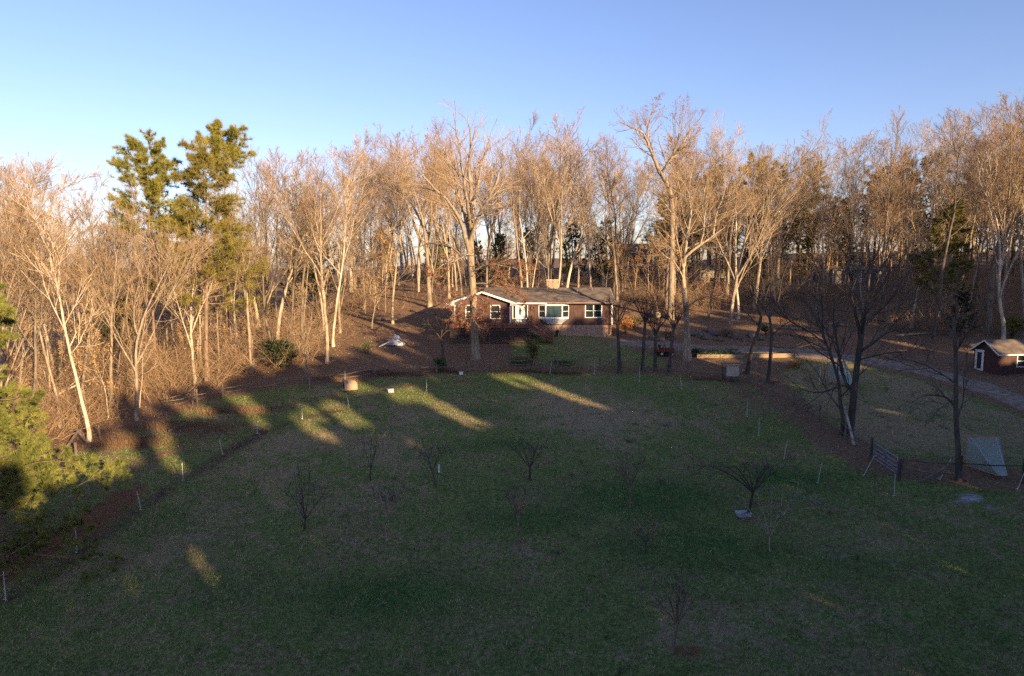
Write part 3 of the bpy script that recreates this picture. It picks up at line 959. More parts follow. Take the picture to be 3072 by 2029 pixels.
# ------------------------------------------------------------------ garden shed at the right edge
def corner(u, Y):
    d = ray(u, 1000)
    k = Y / d.y
    return Vector((d.x * k, Y, 0))
ca = math.radians(9)
c0 = corner(3001, 62.6)
base_z = hz(c0.x, c0.y) + 0.0
sh_root = thing('garden_shed', (c0.x, c0.y, base_z), 'small maroon garden shed with white door at the right edge', 'shed', None, ca)
SL, SW, SH = 4.2, 2.75, 2.15
def sp(name, mb, m, parent=None):
    return mb.build(name, m, parent or sh_root)
# local: x along the long side, y across (back), gable end at x=0
w_ = MB()
w_.box(0.02, SL, 0, 0.1, 0.1, SH)
w_.box(0.02, SL, SW - 0.1, SW, 0.1, SH)
sp('side_wall', w_, M_sided)
gw = MB()
gw.poly([(0, 0.0, 0.1), (0, SW, 0.1), (0, SW, SH), (0, SW / 2, SH + 0.95), (0, 0.0, SH)], (0.018, 0, 0))
sp('gable_wall', gw, M_sided)
gw2 = MB().poly([(SL, 0.0, 0.1), (SL, SW, 0.1), (SL, SW, SH), (SL, SW / 2, SH + 0.95), (SL, 0.0, SH)], (0.02, 0, 0))
sp('gable_wall', gw2, M_sided)
rr = MB()
rr.poly([(-0.3, -0.32, SH - 0.12), (SL + 0.3, -0.32, SH - 0.12), (SL + 0.3, SW / 2, SH + 1.06), (-0.3, SW / 2, SH + 1.06)], (0, 0, -0.07))
rr.poly([(-0.3, SW / 2 + 0.002, SH + 1.06), (SL + 0.3, SW / 2 + 0.002, SH + 1.06), (SL + 0.3, SW + 0.32, SH - 0.12), (-0.3, SW + 0.32, SH - 0.12)], (0, 0, -0.07))
srf = sp('roof', rr, M_roof)
sp('fascia', MB().box(-0.3, SL + 0.3, -0.345, -0.323, SH - 0.24, SH - 0.115), M_white, srf)
rkb = MB()
rkb.beam((-0.315, -0.33, SH - 0.19), (-0.315, SW / 2, SH + 1.0), 0.025, 0.11)
rkb.beam((-0.315, SW + 0.33, SH - 0.19), (-0.315, SW / 2, SH + 1.0), 0.025, 0.11)
sp('rake_board', rkb, M_white, srf)
dy0 = SW - 1.15
sd = MB()
sd.box(-0.03, -0.002, dy0, dy0 + 0.98, 0.16, 0.40)
sd.box(-0.03, -0.002, dy0, dy0 + 0.22, 0.40, 2.08)
sd.box(-0.03, -0.002, dy0 + 0.76, dy0 + 0.98, 0.40, 2.08)
sd.box(-0.03, -0.002, dy0 + 0.22, dy0 + 0.76, 1.96, 2.08)
sdo = sp('door', sd, M_white)
sp('door_glass', MB().box(-0.018, -0.006, dy0 + 0.221, dy0 + 0.759, 0.401, 1.959), M_glassd, sdo)
sp('door_header', MB().box(-0.05, -0.001, dy0 - 0.06, dy0 + 1.04, 2.085, 2.2), M_white, sdo)
wx0, wx1, wz0, wz1 = 2.0, 2.75, 0.85, 1.85
sw_ = MB()
for a in ((wx0 - .08, wx0, wz0 - .08, wz1 + .08), (wx1, wx1 + .08, wz0 - .08, wz1 + .08), (wx0, wx1, wz1, wz1 + .08), (wx0, wx1, wz0 - .08, wz0), (wx0, wx1, (wz0 + wz1) / 2 - .03, (wz0 + wz1) / 2 + .03)):
    sw_.box(a[0], a[1], -0.04, -0.002, a[2], a[3])
swo = sp('window', sw_, M_white)
for a, b in ((wz0, (wz0 + wz1) / 2 - .031), ((wz0 + wz1) / 2 + .031, wz1)):
    sp('pane', MB().box(wx0 + .001, wx1 - .001, -0.02, -0.004, a + .001, b - .001), M_glassd, swo)
for x in (0.2, SL / 2, SL - 0.2):
    for y in (0.15, SW - 0.15):
        lz = hz(c0.x + x, c0.y + y) - base_z - 0.3
        sp('foundation_block', MB().box(x - 0.2, x + 0.2, y - 0.14, y + 0.14, lz, 0.098), M_stone)

# ------------------------------------------------------------------ far buildings among the trees
def far_house():
    Y = 150.0
    c = at(1898, 800, Y)
    g = hz(c.x, Y)
    base = Vector((c.x, Y, min(g, c.z) - 0.3))
    r = thing('neighbour_house', base, 'distant red-walled house with white window among the tree trunks', 'house')
    def q(name, mb, m, p=None):
        return mb.build(name, m, p or r)
    z0 = c.z - base.z
    w = 4.2
    q('wall', MB().box(-w, w, 0, 6, -0.3, z0 + 3.4), mat('red_wall', (0.24, 0.055, 0.03), (0.33, 0.09, 0.045), 2, 0.8))
    q('porch_band', MB().box(-w - 0.3, w + 0.6, -1.2, -0.02, z0 + 0.15, z0 + 0.45), M_white)
    q('porch_deck', MB().box(-w - 0.2, w + 0.5, -1.1, -0.03, z0 + 0.455, z0 + 0.5), M_woodl)
    for x in (-w, -1.4, 1.6, w + 0.2):
        q('porch_post', MB().box(x - 0.08, x + 0.08, -1.15, -1.0, z0 - 2.0, z0 + 3.0), M_white)
    rf_ = q('roof', MB().poly([(-w - 0.5, -1.5, z0 + 3.0), (w + 0.7, -1.5, z0 + 3.0), (w + 0.7, 3, z0 + 5.0), (-w - 0.5, 3, z0 + 5.0)], (0, 0, -0.15)), M_roof)
    q('fascia', MB().box(-w - 0.5, w + 0.7, -1.56, -1.505, z0 + 2.8, z0 + 3.05), M_white, rf_)
    for x0, x1 in ((-3.3, -2.3), (-1.0, 0.5), (2.2, 3.0)):
        f = q('window', MB().box(x0 - .12, x1 + .12, -0.05, -0.01, z0 + 0.9, z0 + 2.6), M_white)
        q('pane', MB().box(x0, x1, -0.08, -0.052, z0 + 1.0, z0 + 1.72), M_glassd, f)
        q('pane', MB().box(x0, x1, -0.08, -0.052, z0 + 1.80, z0 + 2.5), M_glassd, f)
far_house()

def far_car():
    Y = 140.0
    c = at(1922, 818, Y)
    z = max(hz(c.x, Y), c.z - 0.2)
    r = thing('parked_car', (c.x, Y, z), 'dark grey parked car below the distant red house', 'car')
    prof = [(-2.1, 0.35), (2.1, 0.35), (2.15, 0.75), (1.3, 0.9), (0.75, 1.4), (-1.0, 1.42), (-1.6, 0.95), (-2.15, 0.85)]
    MB().poly([(x, -0.85, z_) for x, z_ in prof], (0, 1.7, 0)).build('body', M_carp, r)
    MB().poly([(0.95, -0.86, 0.93), (0.66, -0.86, 1.34), (-0.92, -0.86, 1.36), (-1.35, -0.86, 0.96)], (0, 0.02, 0)).build('side_window', M_glassd, r)
    for x in (-1.35, 1.35):
        for y in (-0.88, 0.7):
            w = MB().tube([(x, y, 0.33), (x, y + 0.2, 0.33)], 0.33, 14).build('wheel', M_rubber, r)
            MB().tube([(x, y - 0.012, 0.33), (x, y - 0.002, 0.33)], 0.19, 10).build('rim', M_greyp, w)
    for y in (-0.6, 0.6):
        MB().box(2.13, 2.19, y - 0.15, y + 0.15, 0.6, 0.74).build('headlight', M_white, r)
far_car()

def far_shed(u, v, Y, w, h, label, m, openings, cat='outbuilding'):
    c = at(u, v, Y)
    g = hz(c.x, Y)
    r = thing('outbuilding', (c.x, Y, g), label, cat)
    z0 = max(0.0, c.z - g)
    MB().box(-w / 2, w / 2, 0, 3, -0.3, z0 + h).build('wall', m, r)
    MB().poly([(-w / 2 - .3, -0.5, z0 + h), (w / 2 + .3, -0.5, z0 + h), (w / 2 + .3, 3.3, z0 + h + 0.5), (-w / 2 - .3, 3.3, z0 + h + 0.5)], (0, 0, 0.12)).build('roof', M_grey, r)
    for (a, b, p, q_) in openings:
        MB().box(a, b, -0.03, -0.004, z0 + p, z0 + q_).build('opening', M_dark, r)
    for x in (-w / 2, 0.0, w / 2):
        MB().box(x - 0.07, x + 0.07, -0.08, -0.032, -0.3, z0 + h).build('corner_post', M_white, r)
far_shed(2145, 862, 118, 5.2, 2.1, 'low cream-walled outbuilding with two dark openings in the woods', M_cream, ((-0.9, -0.2, 0.1, 0.75), (0.9, 1.7, 0.1, 0.75)))
far_shed(2580, 893, 105, 8.5, 2.0, 'long grey weathered outbuilding behind the yard trees', M_grey, ((-2.2, -1.2, 0.3, 1.5), (1.6, 2.6, 0.2, 1.6)))
c = at(2452, 838, 112)
gz = hz(c.x, 112)
zt_ = max(0.05, c.z - gz)
bl = thing('water_barrel', (c.x, 112, gz), 'blue plastic water barrel on a stand in the woods', 'barrel')
MB().tube([(0, 0, zt_), (0, 0, zt_ + 0.12), (0, 0, zt_ + 0.7), (0, 0, zt_ + 1.3), (0, 0, zt_ + 1.4)], [0.5, 0.6, 0.66, 0.6, 0.5], 16).build('drum', M_blue, bl, smooth=False)
MB().box(-0.9, 0.9, -0.6, 0.6, -0.2, zt_ - 0.003).build('stand', M_grey, bl)
# ------------------------------------------------------------------ fences
rgf = random.Random(11)
def rail_fence(name, px, nrails, label, hpost=1.15, rails=(0.35, 0.7, 1.0), broken=(), m=M_rail, rr=0.042, group='split-rail fences'):
    pts = [G(u, v) for u, v in px]
    k = Kit(name, pts[0], label, 'fence', group)
    for i, p in enumerate(pts):
        ln = (rgf.uniform(-.05, .05), rgf.uniform(-.05, .05))
        k.part('post', MB().tube([p + Vector((0, 0, -0.2)), p + Vector((ln[0], ln[1], hpost + rgf.uniform(-.06, .06)))], [0.075, 0.065], 6), m)
    for i, (a, b) in enumerate(zip(pts, pts[1:])):
        for j, zr in enumerate(rails[:nrails]):
            if (i, j) in broken:
                continue
            d = [rgf.uniform(-.05, .05) for _ in range(3)]
            mid = (a + b) / 2
            mid.z = max(mid.z, 0.5 * (a.z + b.z)) + zr - 0.04 + d[2]
            k.part('rail', MB().tube([a + Vector((0, 0, zr + d[0])), mid, b + Vector((0, 0, zr + d[1]))], [rr * 0.8, rr * 1.1, rr * 0.8], 5), m)
    return k
f1 = rail_fence('rail_fence', [(503, 1232), (578, 1213)], 3, 'short three-rail wooden fence panel standing alone at the left wood edge', broken=())
rail_fence('rail_fence', [(592, 1212), (668, 1190), (752, 1176), (842, 1162), (930, 1160), (1035, 1146), (1125, 1128)], 2, 'weathered split-rail fence along the left wood edge behind the dog house', broken=((3, 0),))
rail_fence('rail_fence', [(1125, 1128), (1215, 1125), (1310, 1122), (1400, 1118), (1470, 1115)], 2, 'dark low split-rail fence below the plastic sheet', hpost=0.9, rails=(0.3, 0.65), broken=((0, 1), (2, 0)))
rail_fence('rail_fence', [(1520, 1113), (1600, 1112), (1672, 1112), (1747, 1112)], 3, 'pale three-rail fence in front of the house lawn', hpost=1.25, rails=(0.3, 0.65, 1.0), m=mat('fence_pale', (0.10, 0.08, 0.062), (0.20, 0.165, 0.13), 3, 0.9, 0.3, 9))
rail_fence('rail_fence', [(1800, 1110), (1865, 1116), (1930, 1120), (2000, 1124), (2064, 1130), (2170, 1137)], 2, 'dark split-rail fence along the line of pollarded trees', rails=(0.45, 0.95), broken=((1, 0),))
rail_fence('rail_fence', [(2222, 1150), (2318, 1190), (2382, 1222), (2457, 1266), (2535, 1318), (2612, 1378)], 2, 'split-rail fence running down to the metal gate', hpost=1.25, rails=(0.4, 0.95))
rail_fence('rail_fence', [(2706, 1428), (2872, 1444)], 2, 'two-rail fence between the metal gate and the slim yard tree', hpost=1.45, rails=(0.45, 1.1), rr=0.05)
rail_fence('rail_fence', [(2880, 1444), (3066, 1452), (3250, 1475)], 1, 'single dark top rail fence right of the slim yard tree', hpost=1.6, rails=(1.15,), rr=0.04, m=M_barkd)

# fallen rails and boards
def plank(a, b, w, h, label, name='fallen_rail', m=M_rail, cat='rail', group='loose fence rails', lift=(0, 0)):
    A, B = G(*a), G(*b)
    A = A + Vector((0, 0, h / 2 + lift[0]))
    B = B + Vector((0, 0, h / 2 + lift[1]))
    o = MB().beam(A - A, B - A, w, h).build(name, m, None, A)
    return tag(o, label, cat, group)
plank((2762, 1450), (2866, 1440), 0.14, 0.14, 'weathered rail leaning against the slim yard tree', lift=(0, 1.05))
plank((1812, 1104), (1855, 1088), 0.10, 0.10, 'pale fallen rail sloping right of the three-rail fence', lift=(0.1, 0.6))
plank((2562, 1338), (2530, 1300), 0.14, 0.10, 'pale plank leaning on the twin-trunk yard tree', 'leaning_plank', M_woodl, 'plank', None, lift=(0, 1.9))
plank((505, 1300), (560, 1290), 0.12, 0.12, 'fallen grey rail lying at the left wood edge', lift=(0.1, 0.5))
plank((180, 1372), (240, 1325), 0.10, 0.10, 'leaning rail on the left side of the broken fence brace', lift=(0, 0.8), group='broken fence brace rails')
plank((272, 1345), (232, 1325), 0.10, 0.10, 'leaning rail on the right side of the broken fence brace', lift=(0, 0.8), group='broken fence brace rails')
bp_ = G(228, 1372)
tag(MB().tube([(0, 0, -0.2), (0.02, 0, 1.0)], [0.09, 0.08], 6).build('brace_post', M_rail, None, bp_), 'sunlit post of the broken fence brace at the left wood edge', 'post')
bp_ = G(303, 1325)
tag(MB().tube([(0, 0, -0.2), (-0.1, 0, 1.15)], [0.08, 0.07], 6).build('brace_post', M_rail, None, bp_), 'leaning grey post right of the broken fence brace', 'post')
# white plastic posts of the electric fence
M_post_parts = None
PX = [(17, 1802, 1732, 0), (231, 1660, 1598, 0), (424, 1533, 1483, -1), (549, 1444, 1395, 0), (668, 1365, 1323, -1), (772, 1302, 1268, 0), (907, 1258, 1215, 0), (1047, 1220, 1182, -1), (1280, 1175, 1137, 0), (1649, 1122, 1085, 1), (1783, 1124, 1084, 0), (1918, 1147, 1105, 0), (2046, 1170, 1129, -1), (2241, 1252, 1208, 0), (2276, 1310, 1262, 0), (2351, 1378, 1327, 1), (2453, 1450, 1397, 1), (2590, 1428, 1376, 3), (2682, 1490, 1428, 0), (2818, 1440, 1388, 3), (3052, 1470, 1420, 2)]
proto = None
for i, (u, vb, vt, ln) in enumerate(PX):
    p = G(u, vb)
    d = (p - Vector((0, 0, 0))).length
    h = min(1.35, max(0.8, (vb - vt) * d / FPX * 1.03))
    side = ('thin white electric fence post, %s from the bottom left corner up the left lawn edge' % ORD[i]) if i < 9 else ('thin white electric fence post, %s from the left along the top and right lawn edge' % ORD[i - 9])
    r = thing('electric_fence_post', p, side, 'fence post', 'white electric fence posts')
    lean = ln * 0.16 * h
    MB().tube([(0, 0, -0.05), (lean * 0.5, 0, h * 0.5), (lean, 0, h)], [0.021, 0.019, 0.017], 5).build('shaft', M_pvc, r)
    st = MB()
    st.beam((-0.10, 0, 0.06), (0.06, 0, 0.06), 0.03, 0.03)
    st.build('foot_step', M_pvc, r)
    cl = MB()
    for z in (0.4, 0.65, 0.9):
        cl.beam((lean * z, -0.03, h * z), (lean * z - 0.03, -0.05, h * z), 0.02, 0.02)
    cl.build('wire_clip', M_pvc, r)['kind'] = 'stuff'

# metal gate
ga, gb = G(2620, 1384), G(2694, 1432)
gd = (gb - ga)
gl_ = math.hypot(gd.x, gd.y)
grz = math.atan2(gd.y, gd.x)
gt = thing('metal_gate', ga, 'blue-grey steel bar gate with diagonal braces at the right', 'gate', None, grz)
slope = gd.z / gl_
for z in (0.2, 0.42, 0.64, 0.90, 1.20):
    MB().tube([(0.08, 0, z), (gl_ - 0.08, 0, z + slope * gl_)], 0.032, 6).build('gate_bar', M_gatem, gt)
for x in (0.08, gl_ * 0.5, gl_ - 0.08):
    MB().beam((x, -0.04, 0.17 + slope * x), (x, -0.04, 1.23 + slope * x), 0.05, 0.03).build('gate_upright', M_gatem, gt)
MB().beam((gl_ * 0.5, -0.07, 1.15 + slope * gl_ / 2), (gl_ - 0.12, -0.07, 0.22 + slope * gl_), 0.045, 0.02).build('diagonal_brace', M_gatem, gt)
MB().beam((gl_ * 0.5, -0.07, 1.15 + slope * gl_ / 2), (0.12, -0.07, 0.22), 0.045, 0.02).build('diagonal_brace', M_gatem, gt)
for (u, v, h, lab) in ((2612, 1380, 1.5, 'dark wooden post at the upper end of the metal gate'), (2697, 1442, 1.35, 'dark wooden post at the lower end of the metal gate')):
    p = G(u, v)
    tag(MB().tube([(0, 0, -0.3), (0, 0, h * 0.5), (0.02, 0, h)], [0.10, 0.095, 0.09], 8).build('gate_post', M_barkd, None, p), lab, 'post', 'wooden gate posts')

# lacrosse goals
def goal(p, rz, s, label):
    r = thing('lacrosse_goal', p, label, 'goal', 'lacrosse goals', rz)
    w = 0.92 * s
    h = 1.83 * s
    dp_ = 2.1 * s
    for sx in (-1, 1):
        MB().tube([(sx * w, 0, 0), (sx * w, 0, h)], 0.03, 6).build('goal_post', M_orange if sx < 0 else M_white, r)
        MB().tube([(sx * w, 0, 0.03), (0.25 * sx * s, -dp_, 0.03)], 0.025, 6).build('base_bar', M_orange, r)
    MB().tube([(-w, 0, h), (w, 0, h)], 0.035, 6).build('crossbar', M_orange, r)
    apex = [(-0.25 * s, -dp_, 0.05), (0.25 * s, -dp_, 0.05)]
    def quadnet(a, b, c_, d, n):
        mb = MB()
        a, b, c_, d = map(Vector, (a, b, c_, d))
        for i in range(n + 1):
            t = i / n
            mb.beam(a.lerp(b, t), d.lerp(c_, t), 0.014, 0.014)
            mb.beam(a.lerp(d, t), b.lerp(c_, t), 0.014, 0.014)
        return mb
    n1 = quadnet((-w, 0, h), (w, 0, h), apex[1], apex[0], 34)
    n1.build('back_net', M_net, r)['kind'] = 'stuff'
    for sx in (-1, 1):
        n2 = quadnet((sx * w, 0, h), (sx * w, 0.001, h * 0.99), (sx * w, 0, 0.05), apex[0 if sx < 0 else 1], 26)
        n2.build('side_net', M_net, r)['kind'] = 'stuff'
        MB().beam((sx * w * 0.8, -0.02, h - 0.02), (sx * 0.25 * s, -dp_, 0.08), 0.022, 0.015).build('net_strap', M_greyp, r)
goal(G(2942, 1398), math.radians(-4), 1.06, 'lacrosse goal with pale net and orange frame right of the slim yard tree')
goal(G(2507, 1146), math.radians(14), 0.98, 'lacrosse goal with orange frame by the driveway behind the twin-trunk tree')

# dog house
def dog_house():
    p = G(1052, 1168)
    r = thing('dog_house', p, 'tan plastic dome dog house with dark doorway on the lawn edge', 'dog house', None, math.radians(205))
    nprof, nring = 13, 7
    vs, fs = [], []
    for j in range(nring):
        t = j / (nring - 1)
        x = -0.62 + 1.15 * t
        hgt = 0.86 * (1 - 0.16 * t ** 2 - (0.15 if j == nring - 1 else 0))
        wd = 0.52 * (1 - 0.10 * t ** 2 - (0.12 if j == nring - 1 else 0))
        for k in range(nprof):
            a = math.pi * k / (nprof - 1)
            vs.append((-x, wd * math.copysign(abs(math.cos(a)) ** 0.75, math.cos(a)), hgt * math.sin(a) ** 0.8 if math.sin(a) > 0 else 0))
    for j in range(nring - 1):
        for k in range(nprof - 1):
            fs.append((j * nprof + k, j * nprof + k + 1, (j + 1) * nprof + k + 1, (j + 1) * nprof + k))
    fs.append(tuple((nring - 1) * nprof + k for k in range(nprof)))
    shell = MB().add(vs, fs).build('shell', M_tan, r, None, True)
    # front wall with arched doorway
    out_, inn = [], []
    for k in range(nprof):
        a = math.pi * k / (nprof - 1)
        out_.append((0.60, 0.52 * math.copysign(abs(math.cos(a)) ** 0.75, math.cos(a)), 0.86 * max(0, math.sin(a)) ** 0.8))
        inn.append((0.60, 0.36 * math.cos(a), 0.08 + 0.62 * max(0, math.sin(a)) ** 0.7))
    f2 = [(k, k + 1, nprof + k + 1, nprof + k) for k in range(nprof - 1)]
    MB().add(out_ + inn, f2).build('front_panel', M_tan, r)
    MB().box(0.60, 0.80, -0.36, 0.36, 0.0, 0.09).build('doorstep', M_tan, r)
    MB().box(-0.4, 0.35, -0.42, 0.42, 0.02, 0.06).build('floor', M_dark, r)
    MB().box(0.30, 0.34, -0.44, 0.44, 0.06, 0.74).build('dark_doorway_panel', M_dark, r)  # near-black panel and floor put the shade inside into their colour
dog_house()

# crumpled plastic sheet
def heap(name, p, sx, sy, h, m, label, cat, seed, n=26, spike=1.0):
    rg = np.random.default_rng(seed)
    xs = np.linspace(-1, 1, n)
    X, Y = np.meshgrid(xs, xs)
    ph = rg.uniform(0, 6.28, 8)
    R_ = np.sqrt(X ** 2 + Y ** 2)
    Z = np.clip(1 - R_ ** 1.6, 0, 1) * (0.55 + 0.25 * np.sin(4 * X + ph[0]) + 0.2 * np.sin(5 * Y + 3 * X + ph[1]))
    Z += spike * 0.16 * np.abs(np.sin(7 * X + 5 * Y + ph[2])) * np.clip(1.1 - R_, 0, 1) + spike * 0.09 * np.abs(np.sin(13 * X - 9 * Y + ph[3]))
    Z += rg.uniform(0, 0.05, X.shape)
    ed = np.clip((R_ - 0.95 - 0.15 * np.sin(3 * np.arctan2(Y, X) + ph[4])) * 4, 0, 1)
    px = X * sx * (1 + 0.12 * np.sin(3 * Y + ph[5])) * (1 - 0.2 * ed)
    py = Y * sy * (1 + 0.15 * np.sin(4 * X + ph[6])) * (1 - 0.2 * ed)
    gz_ = H(px + p.x, py + p.y) - p.z
    V_ = np.stack([px.ravel(), py.ravel(), (Z * h * (1 - ed) + gz_ + 0.03).ravel()], 1)
    i, j = np.meshgrid(np.arange(n - 1), np.arange(n - 1))
    q = (j * n + i).ravel()
    o = link(name, np_mesh(name, V_, np.stack([q, q + 1, q + n + 1, q + n], 1), m), None, p)
    return tag(o, label, cat)
heap('plastic_sheet', G(1185, 1035), 1.05, 0.9, 0.95, M_plast, 'crumpled translucent plastic sheet heaped on the leafy slope', 'tarp', 3, spike=1.4)
p = G(1160, 1042)
o = MB().beam((-0.75, -0.55, 0.12), (0.55, 0.35, 0.72), 0.34, 0.05).build('sheet_fold', M_plast, None, p)
tag(o, 'long white folded strip lying across the plastic sheet', 'tarp strip')

# white feed tub on the lawn edge, grey tub under the spreading apple tree
def tub(p, w, d, h, m, label, rz=0.0, tilt=0.0):
    r = thing('feed_tub', p, label, 'tub', None, rz)
    r.rotation_euler = (tilt, 0, rz)
    th = 0.025
    tp = 1.18
    vs = []
    for (z, s_) in ((0, 1.0), (h, tp), (h, tp - 0.10), (0.03, 0.92)):
        vs += [(-w / 2 * s_, -d / 2 * s_, z), (w / 2 * s_, -d / 2 * s_, z), (w / 2 * s_, d / 2 * s_, z), (-w / 2 * s_, d / 2 * s_, z)]
    fs = [(3, 2, 1, 0), (12, 13, 14, 15)]
    for a in (0, 4, 8):
        for k in range(4):
            fs.append((a + k, a + (k + 1) % 4, a + 4 + (k + 1) % 4, a + 4 + k))
    MB().add(vs, fs).build('basin', m, r)
    for sx in (-1, 1):
        MB().box(sx * w * 0.55 - 0.03, sx * w * 0.55 + 0.03, -d * 0.2, d * 0.2, h - 0.02, h + 0.012).build('handle', m, r)
tub(G(1172, 1180), 0.45, 0.4, 0.32, M_greyp, 'small white tilted feed bucket at the top lawn edge', 0.4, -0.5)
tub(G(2230, 1548), 0.68, 0.46, 0.22, M_greyp, 'pale grey rectangular tub beside the spreading apple tree', 0.1)
tag(MB().tube([(0, 0, 0), (-0.3, 0.5, 1.1)], 0.015, 5).build('thin_stake', M_rail, None, G(1166, 1175)), 'thin leaning stake beside the white feed bucket', 'stake')
p = G(1383, 1124)
tub(p, 0.3, 0.22, 0.25, M_white, 'tiny white bucket by the dark low fence', 0.2)

# raised beds with greens, compost bin
def bed(u0, u1, v, label, depth=1.2, h=0.34):
    A, B = G(u0, v), G(u1, v)
    zb = min(A.z, B.z) - 0.15
    zt = max(A.z, B.z) + h
    L = (B - A)
    L.z = 0
    r = thing('raised_bed', (A.x, A.y, A.z), label, 'raised bed', 'raised beds by the driveway', math.atan2(L.y, L.x))
    l = L.length
    z0, z1 = zb - A.z, zt - A.z
    for k in range(2):
        a, b = z0 + (z1 - z0) * k / 2, z0 + (z1 - z0) * (k + 1) / 2 - 0.004
        MB().box(0, l, -0.03 - 0.003 * k, 0.02, a, b).build('front_board', M_bedw, r)
    MB().box(0, l, depth - 0.02, depth + 0.02, z0, z1).build('back_board', M_bedw, r)
    for x in (0, l):
        MB().box(x - 0.025, x + 0.025, 0.021, depth - 0.021, z0, z1 - 0.004).build('end_board', M_bedw, r)
    for x in (0.0, l / 2, l):
        MB().box(x - 0.05, x + 0.05, -0.09, -0.036, z0, z1 + 0.03).build('stake', M_bedw, r)
    MB().box(0.03, l - 0.03, 0.025, depth - 0.025, z0, z1 - 0.06).build('soil', M_barkd, r)
    return A, B, zt
bedA = bed(2092, 2232, 1074, 'long pale raised bed full of leafy greens left of the leaning tree')
bedB = bed(2250, 2386, 1072, 'long pale empty raised bed right of the leaning tree')
def leaf_clump(mb, c, rx, ry, rz_, n, size, rg, up=0.3):
    for _ in range(n):
        while True:
            q = Vector((rg.uniform(-1, 1), rg.uniform(-1, 1), rg.uniform(-1, 1)))
            if q.length <= 1: break
        pnt = Vector((c[0] + q.x * rx, c[1] + q.y * ry, c[2] + q.z * rz_))
        d = Vector((q.x + rg.uniform(-.6, .6), q.y + rg.uniform(-.6, .6), q.z + up + rg.uniform(-.6, .6))).normalized()
        w = d.cross(Vector((rg.uniform(-1, 1), rg.uniform(-1, 1), rg.uniform(-1, 1)))).normalized()
        s_ = size * rg.uniform(0.6, 1.3)
        mb.add([pnt, pnt + d * s_ * 0.5 + w * s_ * 0.3, pnt + d * s_, pnt + d * s_ * 0.5 - w * s_ * 0.3], [(0, 1, 2, 3)])
    return mb
rgl = random.Random(8)
A, B, zt = bedA
for k in range(6):
    t = (k + 0.5) / 6.6
    c = A.lerp(B, t)
    r = thing('leafy_plant', (c.x, c.y + 0.6, zt - 0.08), 'leafy green vegetable plant in the raised bed, %s from the left' % ORD[k], 'plant', 'greens in the raised bed')
    leaf_clump(MB(), (0, 0, 0.22), 0.55, 0.5, 0.28 + 0.1 * rgl.random(), 130, 0.16, rgl).build('leaves', M_ever, r)
    MB().tube([(0, 0, 0), (0, 0, 0.3)], 0.03, 5).build('stem', M_ever, r)
def shrub(u, v, w, h, m, label, n=500, size=0.14, name='shrub', group=None, stem=M_barkd, base=None, seed=1):
    p = base or G(u, v)
    rg = random.Random(seed + int(u))
    r = thing(name, p, label, 'shrub', group)
    st = MB()
    mb = MB()
    for k in range(9):
        a = rg.uniform(0, 6.28)
        rr_ = rg.uniform(0.1, 0.75)
        tip = Vector((math.cos(a) * w * rr_, math.sin(a) * w * rr_, h * rg.uniform(0.45, 0.95) * (1.1 - 0.5 * rr_)))
        st.tube([(0.1 * math.cos(a), 0.1 * math.sin(a), -0.05), tip * 0.55 + Vector((0, 0, 0.1 * h)), tip], [0.03, 0.02, 0.01], 4)
        leaf_clump(mb, tip * 0.85, w * 0.42, w * 0.42, h * 0.24, n // 9, size, rg)
    st.build('stems', stem, r)
    mb.build('foliage', m, r)
    return r
shrub(1320, 1112, 0.85, 1.25, M_ever, 'bright green rounded shrub behind the low fence', 900, 0.16, seed=4)
shrub(1600, 1095, 0.8, 2.7, mat('yellowgreen_leaf', (0.09, 0.10, 0.025), (0.19, 0.18, 0.06), 2, 0.7), 'tall yellow-green narrow shrub before the deck corner', 900, 0.2, seed=2)
shrub(1598, 1033, 0.9, 1.5, M_cedar, 'dark shrub at the foot of the deck stairs', 500, 0.15, seed=3)
shrub(1672, 998, 0.35, 0.8, M_ever, 'small dark green shrub against the brick foundation', 250, 0.11, seed=5, base=Vector((5.1, 77.4, hz(5.1, 77.4))))
shrub(2082, 1070, 0.55, 0.9, M_cedar, 'dark round shrub left of the greens bed', 400, 0.14, seed=6)
shrub(1100, 1062, 0.9, 1.4, M_ever, 'loose green shrub on the leafy slope below the plastic sheet', 220, 0.16, seed=7)
shrub(840, 1100, 2.4, 3.2, M_cedar, 'large dark evergreen shrub at the left wood edge', 1900, 0.28, seed=8)
shrub(2395, 1105, 0.9, 0.8, mat('yellow_leaf', (0.22, 0.16, 0.03), (0.34, 0.25, 0.06), 2, 0.7), 'low yellow-leaved shrub right of the raised beds', 420, 0.14, seed=9)
shrub(1560, 1092, 2.2, 0.55, M_ever, 'low creeping evergreen along the pale three-rail fence', 700, 0.16, seed=19)
shrub(1690, 1096, 1.8, 0.5, M_ever, 'low evergreen patch near the middle of the pale three-rail fence', 420, 0.15, seed=21)
shrub(1878, 1000, 0.9, 2.3, mat('rust_leaf', (0.34, 0.13, 0.035), (0.50, 0.22, 0.06), 2, 0.75), 'orange-brown leafy shrub beside the right end of the house', 700, 0.16, seed=10)
shrub(1905, 985, 1.6, 1.5, mat('olive_leaf', (0.14, 0.11, 0.04), (0.26, 0.20, 0.08), 2, 0.75), 'olive-brown bush behind the right end of the house', 600, 0.16, seed=12)
shrub(3035, 1012, 1.9, 2.4, M_needleo, 'olive evergreen bush behind the garden shed', 900, 0.25, seed=13)
shrub(2175, 1010, 1.2, 0.9, mat('brown_leaf', (0.13, 0.09, 0.05), (0.24, 0.17, 0.10), 2, 0.8), 'brown dry bush above the driveway', 500, 0.15, seed=14)
shrub(2300, 1005, 0.8, 1.3, M_cedar, 'small dark evergreen bush on the bank above the driveway', 600, 0.16, seed=15)
